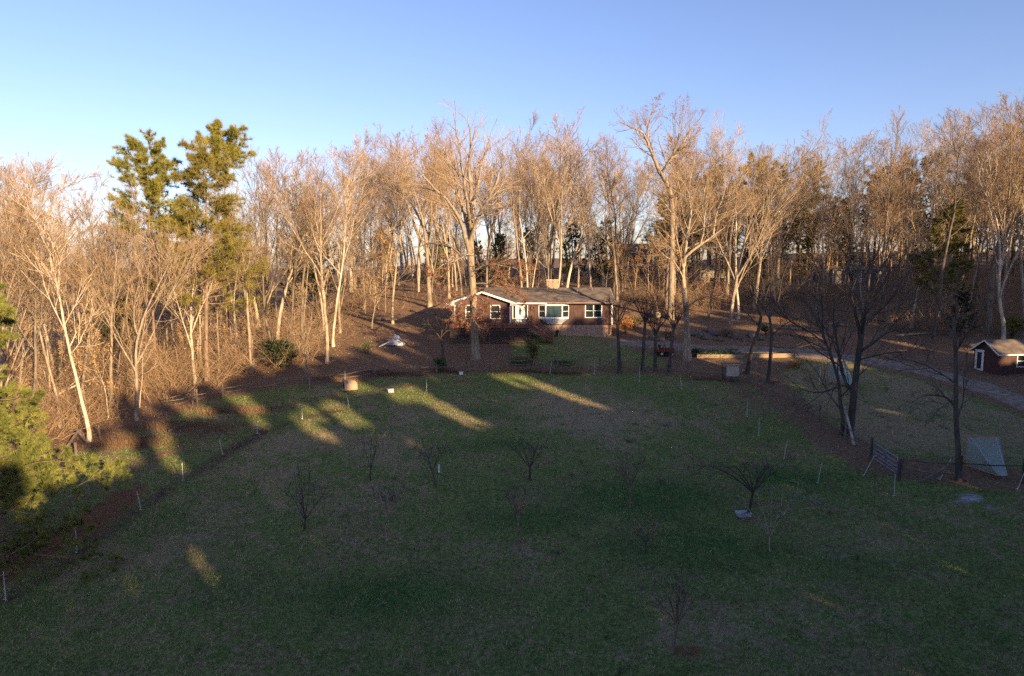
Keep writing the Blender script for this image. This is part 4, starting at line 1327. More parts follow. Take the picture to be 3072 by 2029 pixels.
shrub(2000, 1015, 1.0, 1.0, mat('brown_leaf', (0.1, 0.1, 0.1)), 'brown dry bush on the bank behind the red mower', 450, 0.15, seed=16)

p = G(2192, 1138)
cb = thing('compost_bin', p, 'square wooden compost bin with pale panel by the fence', 'bin')
for x in (-0.62, 0.62):
    for y in (-0.5, 0.5):
        MB().box(x - 0.05, x + 0.05, y - 0.05, y + 0.05, -0.2, 1.35).build('post', M_rail, cb)
MB().box(-0.565, 0.565, -0.53, -0.49, 0.35, 1.25).build('front_panel', M_woodl, cb)
MB().box(-0.7, 0.7, -0.545, -0.455, 1.355, 1.42).build('top_rail', M_woodl, cb)
for k in range(3):
    MB().box(-0.6, 0.6, -0.535, -0.50, 0.02 + k * 0.11, 0.10 + k * 0.11).build('slat', M_rail, cb)
    for x in (-0.62, 0.62):
        MB().box(x - 0.02, x + 0.02, -0.445, 0.445, 0.1 + k * 0.4, 0.35 + k * 0.4).build('side_board', M_rail, cb)

# riding mower
p = G(1995, 1068)
mw = thing('riding_mower', p, 'red riding mower parked on the gravel between the dark trunks', 'mower', None, math.radians(8))
MB().poly([(0.05, -0.3, 0.42), (0.85, -0.28, 0.42), (0.92, -0.28, 0.62), (0.8, -0.28, 0.85), (0.05, -0.3, 0.9)], (0, 0.58, 0)).build('hood', M_red, mw)
MB().poly([(-0.75, -0.38, 0.45), (-0.1, -0.38, 0.45), (-0.1, -0.38, 0.55), (-0.3, -0.38, 0.72), (-0.75, -0.38, 0.72)], (0, 0.76, 0)).build('rear_fender', M_red, mw)
MB().box(-0.9, 0.9, -0.2, 0.2, 0.28, 0.41).build('chassis', M_rubber, mw)
MB().box(-0.35, 0.35, -0.55, 0.55, 0.10, 0.26).build('mower_deck', M_rubber, mw)
st_ = MB().box(-0.6, -0.2, -0.22, 0.22, 0.725, 0.82)
st_.box(-0.68, -0.58, -0.22, 0.22, 0.821, 1.15)
st_.build('seat', M_rubber, mw)
MB().tube([(0.0, 0, 0.85), (-0.12, 0, 1.05)], 0.025, 6).build('steering_column', M_rubber, mw)
ringp = [(-0.12 + 0.08 * math.cos(a), 0.19 * math.sin(a), 1.06 + 0.16 * math.cos(a)) for a in [6.283 * k / 12 for k in range(13)]]
MB().tube(ringp, 0.018, 5).build('steering_wheel', M_rubber, mw)
for x, rad, wd in ((-0.55, 0.27, 0.24), (0.62, 0.2, 0.16)):
    for sy in (-1, 1):
        w = MB().tube([(x, sy * 0.34, rad), (x, sy * (0.34 + wd), rad)], rad, 14).build('wheel', M_rubber, mw)
        MB().tube([(x, sy * (0.341 + wd), rad), (x, sy * (0.355 + wd), rad)], rad * 0.5, 10).build('rim', M_cream, w)
# logs and boulders on the bank
rgb_ = random.Random(21)
BL = [(1955, 1018, .45), (1985, 1022, .35), (2100, 1012, .55), (2122, 1018, .5), (2145, 1006, .6), (2160, 1022, .4), (2205, 1016, .5), (2235, 1022, .45), (2255, 1010, .6), (2282, 1020, .4), (2320, 1018, .35), (2075, 1006, .45), (2128, 995, .5), (2190, 1000, .4)]
for k, (u, v, s_) in enumerate(BL):
    p = G(u, v)
    o = MB().ico((0, 0, s_ * 0.3), s_, k, 2, 0.25, (1.15, 0.9, 0.75)).build('boulder', M_stone, None, p)
    o.rotation_euler = (0, 0, rgb_.uniform(0, 6))
    tag(o, 'grey boulder on the bank above the driveway, %s from the left' % ORD[sorted(range(len(BL)), key=lambda i: BL[i][0]).index(k)], 'boulder', 'boulders above the driveway')
p = G(1972, 955)
sg = thing('log_end', p, 'pale sawn log section standing in the sun behind the house end', 'log')
MB().tube([(-0.35, 0, 0.4), (0.35, 0.3, 0.4)], 0.42, 14).build('bark', M_barkw, sg)
MB().tube([(-0.37, -0.01, 0.4), (-0.352, -0.002, 0.4)], 0.36, 14).build('cut_face', M_woodl, sg)
# garden hose on the lawn
hp_ = [(2290, 1455), (2272, 1462), (2290, 1470), (2330, 1468), (2370, 1490), (2420, 1497), (2462, 1512), (2440, 1503), (2400, 1490), (2376, 1482), (2388, 1477), (2420, 1484), (2460, 1500), (2462, 1513), (2440, 1510)]
hl = smooth_line([G(u, v) for u, v in hp_], 6)
o = hl[0].copy()
ho = MB().tube([Vector((q.x, q.y, hz(q.x, q.y) + 0.03)) - o for q in hl], 0.016, 5).build('garden_hose', mat('hose_rubber', (0.16, 0.17, 0.17), (0.22, 0.23, 0.23), 3, 0.6), None, o)
tag(ho, 'pale garden hose looped on the grass right of the apple tree', 'hose')
# clothes-post like white pole by the second goal
p = G(2484, 1150)
tag(MB().tube([(0, 0, -0.1), (0.02, 0, 1.4), (0.0, 0, 1.45)], [0.05, 0.05, 0.05], 8).build('white_pole', M_woodl, None, p + Vector((-0.9, -0.3, 0))), 'short pale pole left of the goal by the driveway', 'pole')

# pale fallen branch at the left wood edge
fa, fb = G(100, 1235), G(292, 1205)
fbm = MB()
mid_ = fa.lerp(fb, 0.5) + Vector((0, 0, 1.3))
fbm.tube([Vector((0, 0, 0.2)), (fa.lerp(fb, .25) - fa) + Vector((0, 0, .75)), mid_ - fa, (fa.lerp(fb, .78) - fa) + Vector((0, 0, 1.75)), fb - fa + Vector((0.1, 0, 2.0))], [0.11, 0.10, 0.085, 0.06, 0.02], 7)
fbm.tube([mid_ - fa, mid_ - fa + Vector((0.9, 0.4, 0.9)), mid_ - fa + Vector((1.3, 0.6, 1.6))], [0.05, 0.03, 0.01], 5)
fbm.tube([(fa.lerp(fb, .78) - fa) + Vector((0, 0, 1.75)), (fa.lerp(fb, .9) - fa) + Vector((0, -.4, 1.3))], [0.04, 0.012], 5)
tag(fbm.build('fallen_branch', M_barkw, None, fa, True), 'long pale fallen branch caught in the brush at the left wood edge', 'branch')
rgx = random.Random(31)
for k, (u, v, l) in enumerate([(1500, 893, 4.5), (2330, 985, 5), (2480, 975, 4), (2690, 1010, 5), (1120, 960, 3.5), (1230, 935, 4), (2560, 960, 4.5), (2900, 1040, 3.5)]):
    p = G(u, v)
    a = rgx.uniform(-.5, .5)
    q = Vector((math.cos(a) * l, math.sin(a) * l, 0))
    q.z = hz(p.x + q.x, p.y + q.y) - p.z
    o = MB().tube([Vector((0, 0, .1)), q * .5 + Vector((0, 0, .14)), q + Vector((0, 0, .08))], [0.16, 0.13, 0.07], 7).build('fallen_log', M_bark, None, p, True)
    tag(o, 'grey fallen log on the leaf litter, %s of eight counted from the left' % ORD[sorted([1500, 2330, 2480, 2690, 1120, 1230, 2560, 2900]).index(u)], 'log', 'fallen logs on the woodland floor')
# ------------------------------------------------------------------ tree growing (vectorised)
UP = np.array([0, 0, 1.0])
def unit(a):
    return a / (np.linalg.norm(a, axis=-1, keepdims=True) + 1e-9)

def tubes(P, R, sides):
    """P (n,s,3), R (n,s) -> verts, quads"""
    n, s, _ = P.shape
    T = unit(np.gradient(P, axis=1))
    mean = unit(T.mean(1))
    ref = np.eye(3)[np.argmin(np.abs(mean), axis=1)][:, None, :]
    n1 = unit(np.cross(T, np.broadcast_to(ref, T.shape)))
    n2 = np.cross(T, n1)
    a = np.arange(sides) * 2 * np.pi / sides
    ring = P[:, :, None, :] + R[:, :, None, None] * (np.cos(a)[None, None, :, None] * n1[:, :, None, :] + np.sin(a)[None, None, :, None] * n2[:, :, None, :])
    V_ = ring.reshape(-1, 3)
    i = np.arange(n)[:, None, None] * s * sides
    j = np.arange(s - 1)[None, :, None] * sides
    k = np.arange(sides)[None, None, :]
    k2 = (k + 1) % sides
    b0 = i + j
    F_ = np.stack([b0 + k, b0 + k2, b0 + sides + k2, b0 + sides + k], -1).reshape(-1, 4)
    return V_, F_

class Geo:
    def __init__(s):
        s.v, s.f, s.n = [], {3: [], 4: []}, 0
    def add(s, V_, F_):
        F_ = np.asarray(F_)
        s.v.append(np.asarray(V_))
        s.f[F_.shape[1]].append(F_ + s.n)
        s.n += len(V_)
    def mesh(s, name, m, smooth=False):
        F_ = [np.concatenate(x) for x in s.f.values() if x]
        return np_mesh(name, np.concatenate(s.v), F_, m, smooth)

def grow(P, R, k, t0, t1, ang, asd, lrat, nseg, wander, trop, rrat, rng, rmin=0.004, taper=0.25, lmode='cone', lsd=0.2):
    n, s, _ = P.shape
    plen = np.linalg.norm(np.diff(P, axis=1), axis=2).sum(1)
    t = t0 + (t1 - t0) * ((np.arange(k)[None, :] + rng.uniform(0.05, 0.95, (n, k))) / k)
    x = t * (s - 1)
    i0 = np.clip(x.astype(int), 0, s - 2)
    fr = (x - i0)[..., None]
    ar = np.arange(n)[:, None]
    pos = P[ar, i0] * (1 - fr) + P[ar, i0 + 1] * fr
    tan = unit(P[ar, i0 + 1] - P[ar, i0])
    rad = R[ar, i0] * (1 - fr[..., 0]) + R[ar, i0 + 1] * fr[..., 0]
    h = rng.normal(size=(n, k, 3))
    n1 = unit(np.cross(tan, h))
    az = np.arange(k)[None, :] * 2.4 + rng.uniform(0, 6.28, (n, 1)) + rng.normal(0, 0.5, (n, k))
    ref = np.where(np.abs(tan[..., 2:3]) > 0.8, np.array([1.0, 0, 0]), UP)
    a1 = unit(np.cross(tan, ref))
    a2 = np.cross(tan, a1)
    side = np.cos(az)[..., None] * a1 + np.sin(az)[..., None] * a2
    a = rng.normal(ang, asd, (n, k))
    d = unit(np.cos(a)[..., None] * tan + np.sin(a)[..., None] * side)
    if lmode == 'cone':
        L = lrat * plen[:, None] * (1.15 - 0.75 * (t - t0) / (t1 - t0 + 1e-6))
    else:
        L = lrat * plen[:, None] * np.ones_like(t)
    L = L * rng.normal(1, lsd, (n, k)).clip(0.35, 1.7)
    d = d.reshape(-1, 3)
    L = L.ravel()
    p = pos.reshape(-1, 3)
    r0 = np.maximum(np.minimum(rad.ravel() * rrat, rad.ravel() * 0.92), rmin)
    pts = [p]
    for j in range(nseg):
        p = p + d * (L / nseg)[:, None]
        pts.append(p)
        d = unit(d + rng.normal(0, wander, d.shape) + UP * trop)
    P2 = np.stack(pts, 1)
    tt = np.linspace(0, 1, nseg + 1)[None, :]
    R2 = np.maximum(r0[:, None] * (1 - (1 - taper) * tt), rmin * 0.8)
    return P2, R2

def leaf_quads(pts, dirs, size, rng, droop=0.0):
    n = len(pts)
    d = unit(dirs + rng.normal(0, 0.7, (n, 3)) - UP * droop)
    w = unit(np.cross(d, rng.normal(size=(n, 3))))
    s_ = size * rng.uniform(0.6, 1.3, (n, 1))
    V_ = np.stack([pts, pts + d * s_ * 0.5 + w * s_ * 0.32, pts + d * s_, pts + d * s_ * 0.5 - w * s_ * 0.32], 1).reshape(-1, 3)
    F_ = np.arange(4 * n).reshape(-1, 4)
    return V_, F_

def flare(P, R, k=0.5):
    h = P[:, :, 2] - P[:, :1, 2]
    return R * (1 + k * np.exp(-h / 0.6))

def trunk_line(h, r, rng, nseg=16, wander=0.03, lean=0.0, tip=0.12):
    p = np.array([0, 0, -0.3])
    az = rng.uniform(0, 6.28)
    d = np.array([math.cos(az) * lean, math.sin(az) * lean, 1.0])
    d /= np.linalg.norm(d)
    pts = [p]
    for j in range(nseg):
        p = p + d * (h + 0.3) / nseg
        pts.append(p)
        d = d + rng.normal(0, wander, 3)
        d[2] = max(d[2], 0.8)
        d /= np.linalg.norm(d)
    P = np.array(pts)[None]
    t = np.linspace(0, 1, nseg + 1)
    R = (r * ((1 - t) ** 0.82 * (1 - tip) + tip * (1 - 0.8 * t)))[None]
    return P, flare(P, R)

def bare_tree(seed, h=22, r=0.26, bole=0.42, n1=15, ang1=0.75, l1=0.26, trop1=0.09, k2=8, k3=5, k4=4, fork=0, mt=None, mc=None, leaves=0, leafm=None, wander1=0.11, tw=0.0062, lean=0.03):
    """returns (trunk mesh, crown mesh, leaf mesh or None)"""
    rng = np.random.default_rng(seed)
    gt_, gc = Geo(), Geo()
    P0, R0 = trunk_line(h * (0.86 if not fork else 0.72), r * 0.82, rng, lean=lean, wander=0.055)
    gt_.add(*tubes(P0, R0, 9))
    L1 = []
    if fork:
        Pf, Rf = grow(P0, R0, fork, bole, bole + 0.22, 0.38, 0.1, 0.62, 10, 0.07, 0.06, 0.66, rng, lmode='flat', taper=0.12)
        gt_.add(*tubes(Pf, Rf, 7))
        Pa, Ra = grow(Pf, Rf, max(5, n1 // fork), 0.18, 0.97, ang1 * 0.9, 0.18, l1 * 1.6, 8, wander1, trop1, 0.5, rng, taper=0.12)
        L1.append((Pa, Ra))
        L1.append(grow(P0, R0, n1 // 2, bole + 0.1, 0.98, ang1, 0.15, l1, 8, wander1, trop1, 0.5, rng, taper=0.12))
    else:
        L1.append(grow(P0, R0, n1 - 4, bole, 0.93, ang1, 0.2, l1 * 1.15, 8, wander1, trop1, 0.58, rng, taper=0.12))
        L1.append(grow(P0, R0, 5, 0.82, 1.0, 0.5, 0.15, l1 * 0.85, 8, wander1, trop1, 0.8, rng, taper=0.12, lmode='flat'))
    P1 = np.concatenate([x[0] for x in L1])
    R1 = np.concatenate([x[1] for x in L1])
    gt_.add(*tubes(P1, R1, 6))
    P2, R2 = grow(P1, R1, k2, 0.18, 0.98, 0.50, 0.16, 0.46, 6, 0.09, 0.05, 0.6, rng, rmin=0.02, taper=0.35)
    gt_.add(*tubes(P2, R2, 4))
    P3, R3 = grow(P2, R2, k3, 0.2, 1.0, 0.52, 0.18, 0.52, 4, 0.09, 0.05, 0.5, rng, rmin=tw * 1.15, taper=0.5)
    gc.add(*tubes(P3, R3, 3))
    P4, R4 = grow(P3, R3, k4, 0.15, 1.0, 0.48, 0.18, 0.6, 2, 0.08, 0.04, 0.6, rng, rmin=tw * 0.8, taper=0.7)
    gc.add(*tubes(P4, R4, 3))
    lm = None
    if leaves:
        src = P4[:, -1]
        dd = P4[:, -1] - P4[:, -2]
        idx = rng.integers(0, len(src), leaves)
        gl = Geo()
        gl.add(*leaf_quads(src[idx] + rng.normal(0, 0.06, (leaves, 3)), dd[idx], 0.15, rng, 0.4))
        lm = gl.mesh('leaves', leafm or M_leafb)
    return gt_.mesh('trunk', mt or M_bark, True), gc.mesh('crown', mc or M_twig), lm

def tree_from(name, meshes, p, label, group, rz=0.0, sc=(1, 1, 1), tilt=(0, 0)):
    r = thing(name, p, label, 'tree', group)
    r.rotation_euler = (tilt[0], tilt[1], rz)
    r.scale = sc
    link('trunk', meshes[0], r)
    link('crown', meshes[1], r)
    if len(meshes) > 2 and meshes[2]:
        link('leaves', meshes[2], r)
    return r

# prototypes: (meshes, height)
PR = {}
def proto(key, h, **kw):
    ms = bare_tree(h=h, **kw)
    co = np.empty(len(ms[1].vertices) * 3, np.float32)
    ms[1].vertices.foreach_get('co', co)
    PR[key] = (ms, float(co[2::3].max()))
proto('T1', 22, seed=1, r=0.21, bole=0.45, n1=15, ang1=0.58, l1=0.24)
proto('T2', 23, seed=2, r=0.23, bole=0.5, n1=14, ang1=0.5, l1=0.25, fork=2, mc=M_twigr)
proto('T3', 20, seed=3, r=0.18, bole=0.38, n1=16, ang1=0.65, l1=0.21, mt=M_barkw)
proto('T4', 24, seed=4, r=0.26, bole=0.52, n1=13, ang1=0.75, l1=0.25, mc=M_twigr, mt=M_barkm)
proto('T5', 21, seed=15, mt=M_barkm, r=0.17, bole=0.35, n1=18, ang1=0.45, l1=0.23, trop1=0.12)
proto('T6', 22, seed=25, r=0.19, bole=0.55, n1=13, ang1=0.6, l1=0.22, mc=M_twigr, lean=0.08)
proto('B1', 22, seed=5, r=0.29, bole=0.28, n1=15, ang1=0.7, l1=0.33, fork=3)
proto('B2', 20, seed=6, r=0.25, bole=0.30, n1=14, ang1=0.6, l1=0.32, fork=2, mt=M_barkw)
proto('V1', 18, seed=7, r=0.16, bole=0.16, n1=12, ang1=0.38, l1=0.45, fork=3, trop1=0.05, wander1=0.07)
proto('V2', 19, seed=8, r=0.18, bole=0.22, n1=14, ang1=0.45, l1=0.36, fork=2, mt=M_barkw)
proto('S1', 10, seed=9, r=0.075, bole=0.25, n1=14, ang1=0.75, l1=0.26, k2=5, k3=5, k4=4, tw=0.006)
proto('S2', 9, seed=10, r=0.07, bole=0.2, n1=14, ang1=0.9, l1=0.3, k2=5, k3=5, k4=3, leaves=700, leafm=M_leafg, tw=0.006)
proto('S3', 12, seed=11, r=0.08, bole=0.45, n1=12, ang1=0.6, l1=0.22, k2=5, k3=5, k4=4, mt=M_barkw, tw=0.006)
proto('O1', 21, seed=12, r=0.30, bole=0.35, n1=14, ang1=0.95, l1=0.34, k2=8, leaves=900, leafm=M_leafb, wander1=0.2, mt=M_barkm)

# ---- pines
def needles(P, n_per, length, width, rng, spread=0.8, per=10, along=(0.35, 1.0)):
    """tufts of blades round points along the twigs"""
    n, s, _ = P.shape
    t = rng.uniform(along[0], along[1], (n, n_per))
    x = t * (s - 1)
    i0 = np.clip(x.astype(int), 0, s - 2)
    fr = (x - i0)[..., None]
    ar = np.arange(n)[:, None]
    pos = (P[ar, i0] * (1 - fr) + P[ar, i0 + 1] * fr).reshape(-1, 3)
    tan = unit(P[ar, i0 + 1] - P[ar, i0]).reshape(-1, 3)
    pos = np.repeat(pos, per, 0)
    tan = np.repeat(tan, per, 0)
    m = len(pos)
    d = unit(tan * 0.7 + rng.normal(0, spread, (m, 3)) + UP * 0.3)
    w = unit(np.cross(d, rng.normal(size=(m, 3)))) * width / 2
    L = length * rng.uniform(0.7, 1.2, (m, 1))
    V_ = np.stack([pos - w, pos + w, pos + d * L], 1).reshape(-1, 3)
    return V_, np.arange(3 * m).reshape(-1, 3)

def pine(seed, h, r, crown0, nl, ll, nm, flat=0.1, k2=8, npt=4, per=9, nlen=0.34, nw=0.075, dead=6, trop=0.03, cone=True):
    rng = np.random.default_rng(seed)
    gt_, gc = Geo(), Geo()
    P0, R0 = trunk_line(h, r, rng, wander=0.018, tip=0.08)
    gt_.add(*tubes(P0, R0, 9))
    P1, R1 = grow(P0, R0, nl, crown0, 0.99, 1.35 - flat, 0.16, ll / h, 7, 0.12, trop, 0.32, rng, taper=0.2, lmode='cone' if cone else 'flat')
    gt_.add(*tubes(P1, R1, 5))
    if dead:
        Pd, Rd = grow(P0, R0, dead, crown0 * 0.45, crown0, 1.4, 0.15, ll / h * 0.6, 6, 0.14, -0.01, 0.2, rng, taper=0.3)
        gt_.add(*tubes(Pd, Rd, 4))
        Pe, Re = grow(Pd, Rd, 5, 0.3, 1, 0.8, 0.2, 0.4, 3, 0.15, 0.0, 0.5, rng, rmin=0.01)
        gt_.add(*tubes(Pe, Re, 3))
    P2, R2 = grow(P1, R1, k2, 0.25, 1.0, 0.75, 0.2, 0.46, 5, 0.14, 0.05, 0.5, rng, rmin=0.012)
    P2[:, 1:, 2] = P2[:, :1, 2] + (P2[:, 1:, 2] - P2[:, :1, 2]) * 0.55
    gt_.add(*tubes(P2, R2, 3))
    gc.add(*needles(P2, npt + 3, nlen, nw, rng, per=max(6, per - 5), along=(0.15, 1.0)))
    gc.add(*needles(P1[:, 3:], npt, nlen, nw, rng, per=per))
    gc.add(*needles(P2, 4, nlen * 1.7, nw * 0.8, rng, per=5, spread=1.1, along=(0.1, 1.0)))
    return gt_.mesh('trunk', M_barkp, True), gc.mesh('crown', nm), None

PR['P1'] = (pine(37, 22, 0.21, 0.60, 54, 4.8, M_needle, k2=10, npt=6, per=16, nw=0.04, nlen=0.42), 22.2)
PR['P2'] = (pine(32, 21, 0.26, 0.33, 60, 4.9, M_needleo, k2=10, npt=6, per=15, nw=0.04, nlen=0.42, dead=4), 21.3)
PR['P3'] = (pine(36, 24, 0.19, 0.80, 30, 3.4, M_needle, k2=9, npt=6, per=16, nw=0.04, nlen=0.42), 24.2)
PR['P4'] = (pine(34, 19, 0.26, 0.30, 44, 4.6, M_needleo, k2=8, npt=5, per=10, nw=0.11, nlen=0.42, dead=3), 19)
def cedar(seed, h, w, nm, n=900, base=0.05, lf=0.34):
    rng = np.random.default_rng(seed)
    gt_, gc = Geo(), Geo()
    P0, R0 = trunk_line(h, h * 0.014, rng, wander=0.02)
    gt_.add(*tubes(P0, R0, 7))
    P1, R1 = grow(P0, R0, 46, base, 0.99, 1.0, 0.15, w / h, 5, 0.12, 0.05, 0.3, rng, taper=0.3)
    gt_.add(*tubes(P1, R1, 3))
    P2, R2 = grow(P1, R1, 6, 0.15, 1.0, 0.7, 0.2, 0.4, 3, 0.15, 0.05, 0.5, rng, rmin=0.01)
    gc.add(*needles(P2, 5, lf, 0.10, rng, per=6, spread=0.55))
    gc.add(*needles(P1, 5, lf, 0.10, rng, per=6, spread=0.55))
    return gt_.mesh('trunk', M_barkd, True), gc.mesh('crown', nm), None
PR['C1'] = (cedar(41, 10, 2.6, M_cedar), 10)
PR['C2'] = (cedar(42, 13, 3.4, M_needle), 13)

# ------------------------------------------------------------------ hero trees traced limb by limb
def hero(name, base_px, limbs, label, group=None, seed=0, mt=None, mc=None, Yoff=0.0, k2=7, k3=6, k4=5, l2=0.34, leafy=(), nleaf=1200, tw=0.007, dens=1.0, l2abs=None):
    """limbs: (list of (u, v, dy), r0, r1); the first one is the trunk"""
    rng = np.random.default_rng(seed)
    p0 = G(*base_px)
    Y0 = p0.y + Yoff
    gt_, gc, gl = Geo(), Geo(), Geo()
    Ps, Rs = [], []
    leafP = []
    for li, (pts, r0, r1) in enumerate(limbs):
        w = []
        for q in pts:
            dy = q[2] if len(q) > 2 else 0.0
            w.append(at(q[0], q[1], Y0 + dy) - p0)
        w = smooth_line(w, 4)
        arr = np.array([tuple(x) for x in w])
        # resample to 17
        cs = np.concatenate([[0], np.cumsum(np.linalg.norm(np.diff(arr, axis=0), axis=1))])
        tq = np.linspace(0, cs[-1], 17)
        arr = np.stack([np.interp(tq, cs, arr[:, k]) for k in range(3)], 1)
        if li == 0:
            arr[0] = (0, 0, -0.3)
        arr[1:-1] += rng.normal(0, 0.025 * r0 / 0.2, (15, 3)) if li else 0
        R_ = np.linspace(r0, r1, 17)[None]
        P_ = arr[None]
        if li == 0:
            R_ = flare(P_, R_, 0.45)
        gt_.add(*tubes(P_, R_, 9 if r0 > 0.2 else 6))
        Ps.append(P_)
        Rs.append(R_)
        if li == 0:
            continue
    P1 = np.concatenate(Ps[1:])
    R1 = np.concatenate(Rs[1:])
    P2, R2 = grow(P1, R1, max(3, int(k2 * 1.6 * dens)), 0.12, 1.0, 0.65, 0.2, l2 * 1.1, 6, 0.12, 0.05, 0.5, rng, rmin=0.012, taper=0.25)
    gt_.add(*tubes(P2, R2, 4))
    nl_ = len(P1)
    own = np.repeat(np.arange(nl_), max(3, int(k2 * 1.6 * dens)))
    Pq, Rq = grow(P2, R2, k3, 0.2, 1.0, 0.55, 0.2, 0.52, 4, 0.10, 0.05, 0.5, rng, rmin=tw * 1.3, taper=0.5)
    gc.add(*tubes(Pq, Rq, 3))
    ownq = np.repeat(own, k3)
    P4, R4 = grow(Pq, Rq, k4, 0.15, 1.0, 0.5, 0.2, 0.58, 2, 0.09, 0.04, 0.6, rng, rmin=tw, taper=0.7)
    gc.add(*tubes(P4, R4, 3))
    own4 = np.repeat(ownq, k4)
    lm = None
    if leafy:
        sel = np.isin(own4, [i - 1 for i in leafy])
        src = P4[sel][:, -1]
        dd = (P4[:, -1] - P4[:, -2])[sel]
        idx = rng.integers(0, len(src), nleaf)
        gl.add(*leaf_quads(src[idx] + rng.normal(0, 0.08, (nleaf, 3)), dd[idx], 0.15, rng, 0.5))
        lm = gl.mesh('leaves', M_leafb)
    return tree_from(name, (gt_.mesh('trunk', mt or M_bark, True), gc.mesh('crown', mc or M_twig), lm), p0, label, group)

hero('oak_tree', (1427, 1076), [
    ([(1427, 1080), (1424, 1000), (1420, 900), (1414, 800), (1411, 730)], 0.42, 0.34),
    ([(1411, 740, 0), (1413, 680, .5), (1415, 600, 1), (1408, 520, 1), (1412, 430, .5), (1405, 345, 0)], 0.33, 0.03),
    ([(1409, 770, 0), (1390, 690, -1), (1365, 630, -2), (1320, 580, -3), (1270, 530, -3), (1225, 480, -3)], 0.24, 0.03),
    ([(1412, 800, 0), (1360, 745, 1), (1300, 730, 2), (1240, 742, 3), (1190, 720, 3)], 0.16, 0.02),
    ([(1413, 720, 0), (1440, 640, -1), (1470, 590, -2), (1495, 530, -2), (1525, 450, -2)], 0.23, 0.03),
    ([(1413, 660, 0), (1432, 560, 2), (1450, 480, 3), (1475, 390, 4)], 0.2, 0.03),
    ([(1411, 720, 0), (1385, 610, 2), (1355, 540, 3), (1335, 460, 4), (1310, 390, 4)], 0.22, 0.03),
    ([(1412, 690, 0), (1400, 600, -3), (1385, 500, -4), (1370, 400, -4), (1360, 340, -4)], 0.2, 0.03),
    ([(1416, 850, 0), (1460, 852, -.5), (1510, 864, -1), (1548, 885, -1.5), (1570, 905, -1.5)], 0.10, 0.015),
    ([(1418, 885, 0), (1395, 900, -2), (1370, 925, -3), (1345, 965, -3.5)], 0.08, 0.012),
    ([(1420, 880, 0), (1448, 900, -2), (1478, 935, -3), (1500, 985, -3)], 0.09, 0.012),
    ([(1420, 920, 0), (1430, 935, -2.5), (1420, 955, -3.5), (1440, 985, -4)], 0.07, 0.012),
    ([(1416, 815, 0), (1465, 795, -1), (1520, 800, -2), (1580, 815, -2)], 0.12, 0.02),
    ([(1413, 760, 0), (1370, 780, -2), (1320, 800, -3), (1290, 840, -3)], 0.12, 0.02),
    ([(1412, 620, 0), (1450, 600, 3), (1510, 570, 4), (1560, 560, 4)], 0.14, 0.02),
], 'huge bare oak standing before the deck, forking high above the house', seed=51, leafy=(8, 9, 10, 11, 12, 13), nleaf=5200, k2=6, mc=M_twig)
hero('oak_tree', (2012, 958), [
    ([(2012, 960), (2014, 850), (2016, 720), (2016, 620), (2006, 560), (1976, 512)], 0.42, 0.27),
    ([(1978, 515), (1962, 475), (1948, 445), (1930, 400, -1), (1895, 384, -1), (1852, 362, -1)], 0.24, 0.03),
    ([(1985, 520), (2010, 480, -1), (2038, 455, -1), (2062, 405, -1), (2090, 370, -1)], 0.2, 0.03),
    ([(1948, 448), (1944, 390, 1), (1955, 340, 1), (1965, 305, 1)], 0.13, 0.02),
    ([(2010, 490), (2032, 430, 2), (2040, 360, 2), (2042, 310, 2)], 0.14, 0.02),
    ([(2014, 600), (2040, 560, -2), (2070, 520, -2), (2095, 470, -2)], 0.13, 0.02),
    ([(2014, 640), (1985, 600, -2), (1950, 570, -2), (1925, 530, -2)], 0.12, 0.02),
], 'tall bare oak with S-curved upper trunk behind the house end', seed=52, k2=7, dens=1.5, l2=0.42, leafy=(3, 4), nleaf=500)
hero('oak_tree', (2062, 1080), [
    ([(2062, 1082), (2060, 960), (2052, 870), (2051, 785), (2074, 755), (2127, 717), (2173, 683)], 0.37, 0.05),
    ([(2052, 800), (2060, 720, 1), (2072, 640, 2), (2068, 560, 2), (2085, 470, 2)], 0.17, 0.025),
    ([(2100, 735), (2112, 680, -1), (2108, 600, -2), (2125, 530, -2)], 0.12, 0.02),
    ([(2052, 840), (2025, 790, -1), (1995, 768, -2), (1965, 740, -2)], 0.10, 0.015),
    ([(2055, 930), (2090, 900, -1), (2130, 890, -2), (2170, 895, -2)], 0.07, 0.012),
    ([(2051, 810), (2035, 740, -2), (2020, 660, -3), (2030, 590, -3)], 0.12, 0.02),
    ([(2140, 705), (2150, 640, 1), (2175, 570, 2), (2170, 500, 2)], 0.09, 0.015),
    ([(2165, 690), (2200, 650, -1), (2235, 620, -1), (2260, 570, -1)], 0.06, 0.012),
], 'thick leaning-limbed oak beside the driveway near the red mower', seed=53, k2=7, dens=1.5, l2=0.42, leafy=(4,), nleaf=500)
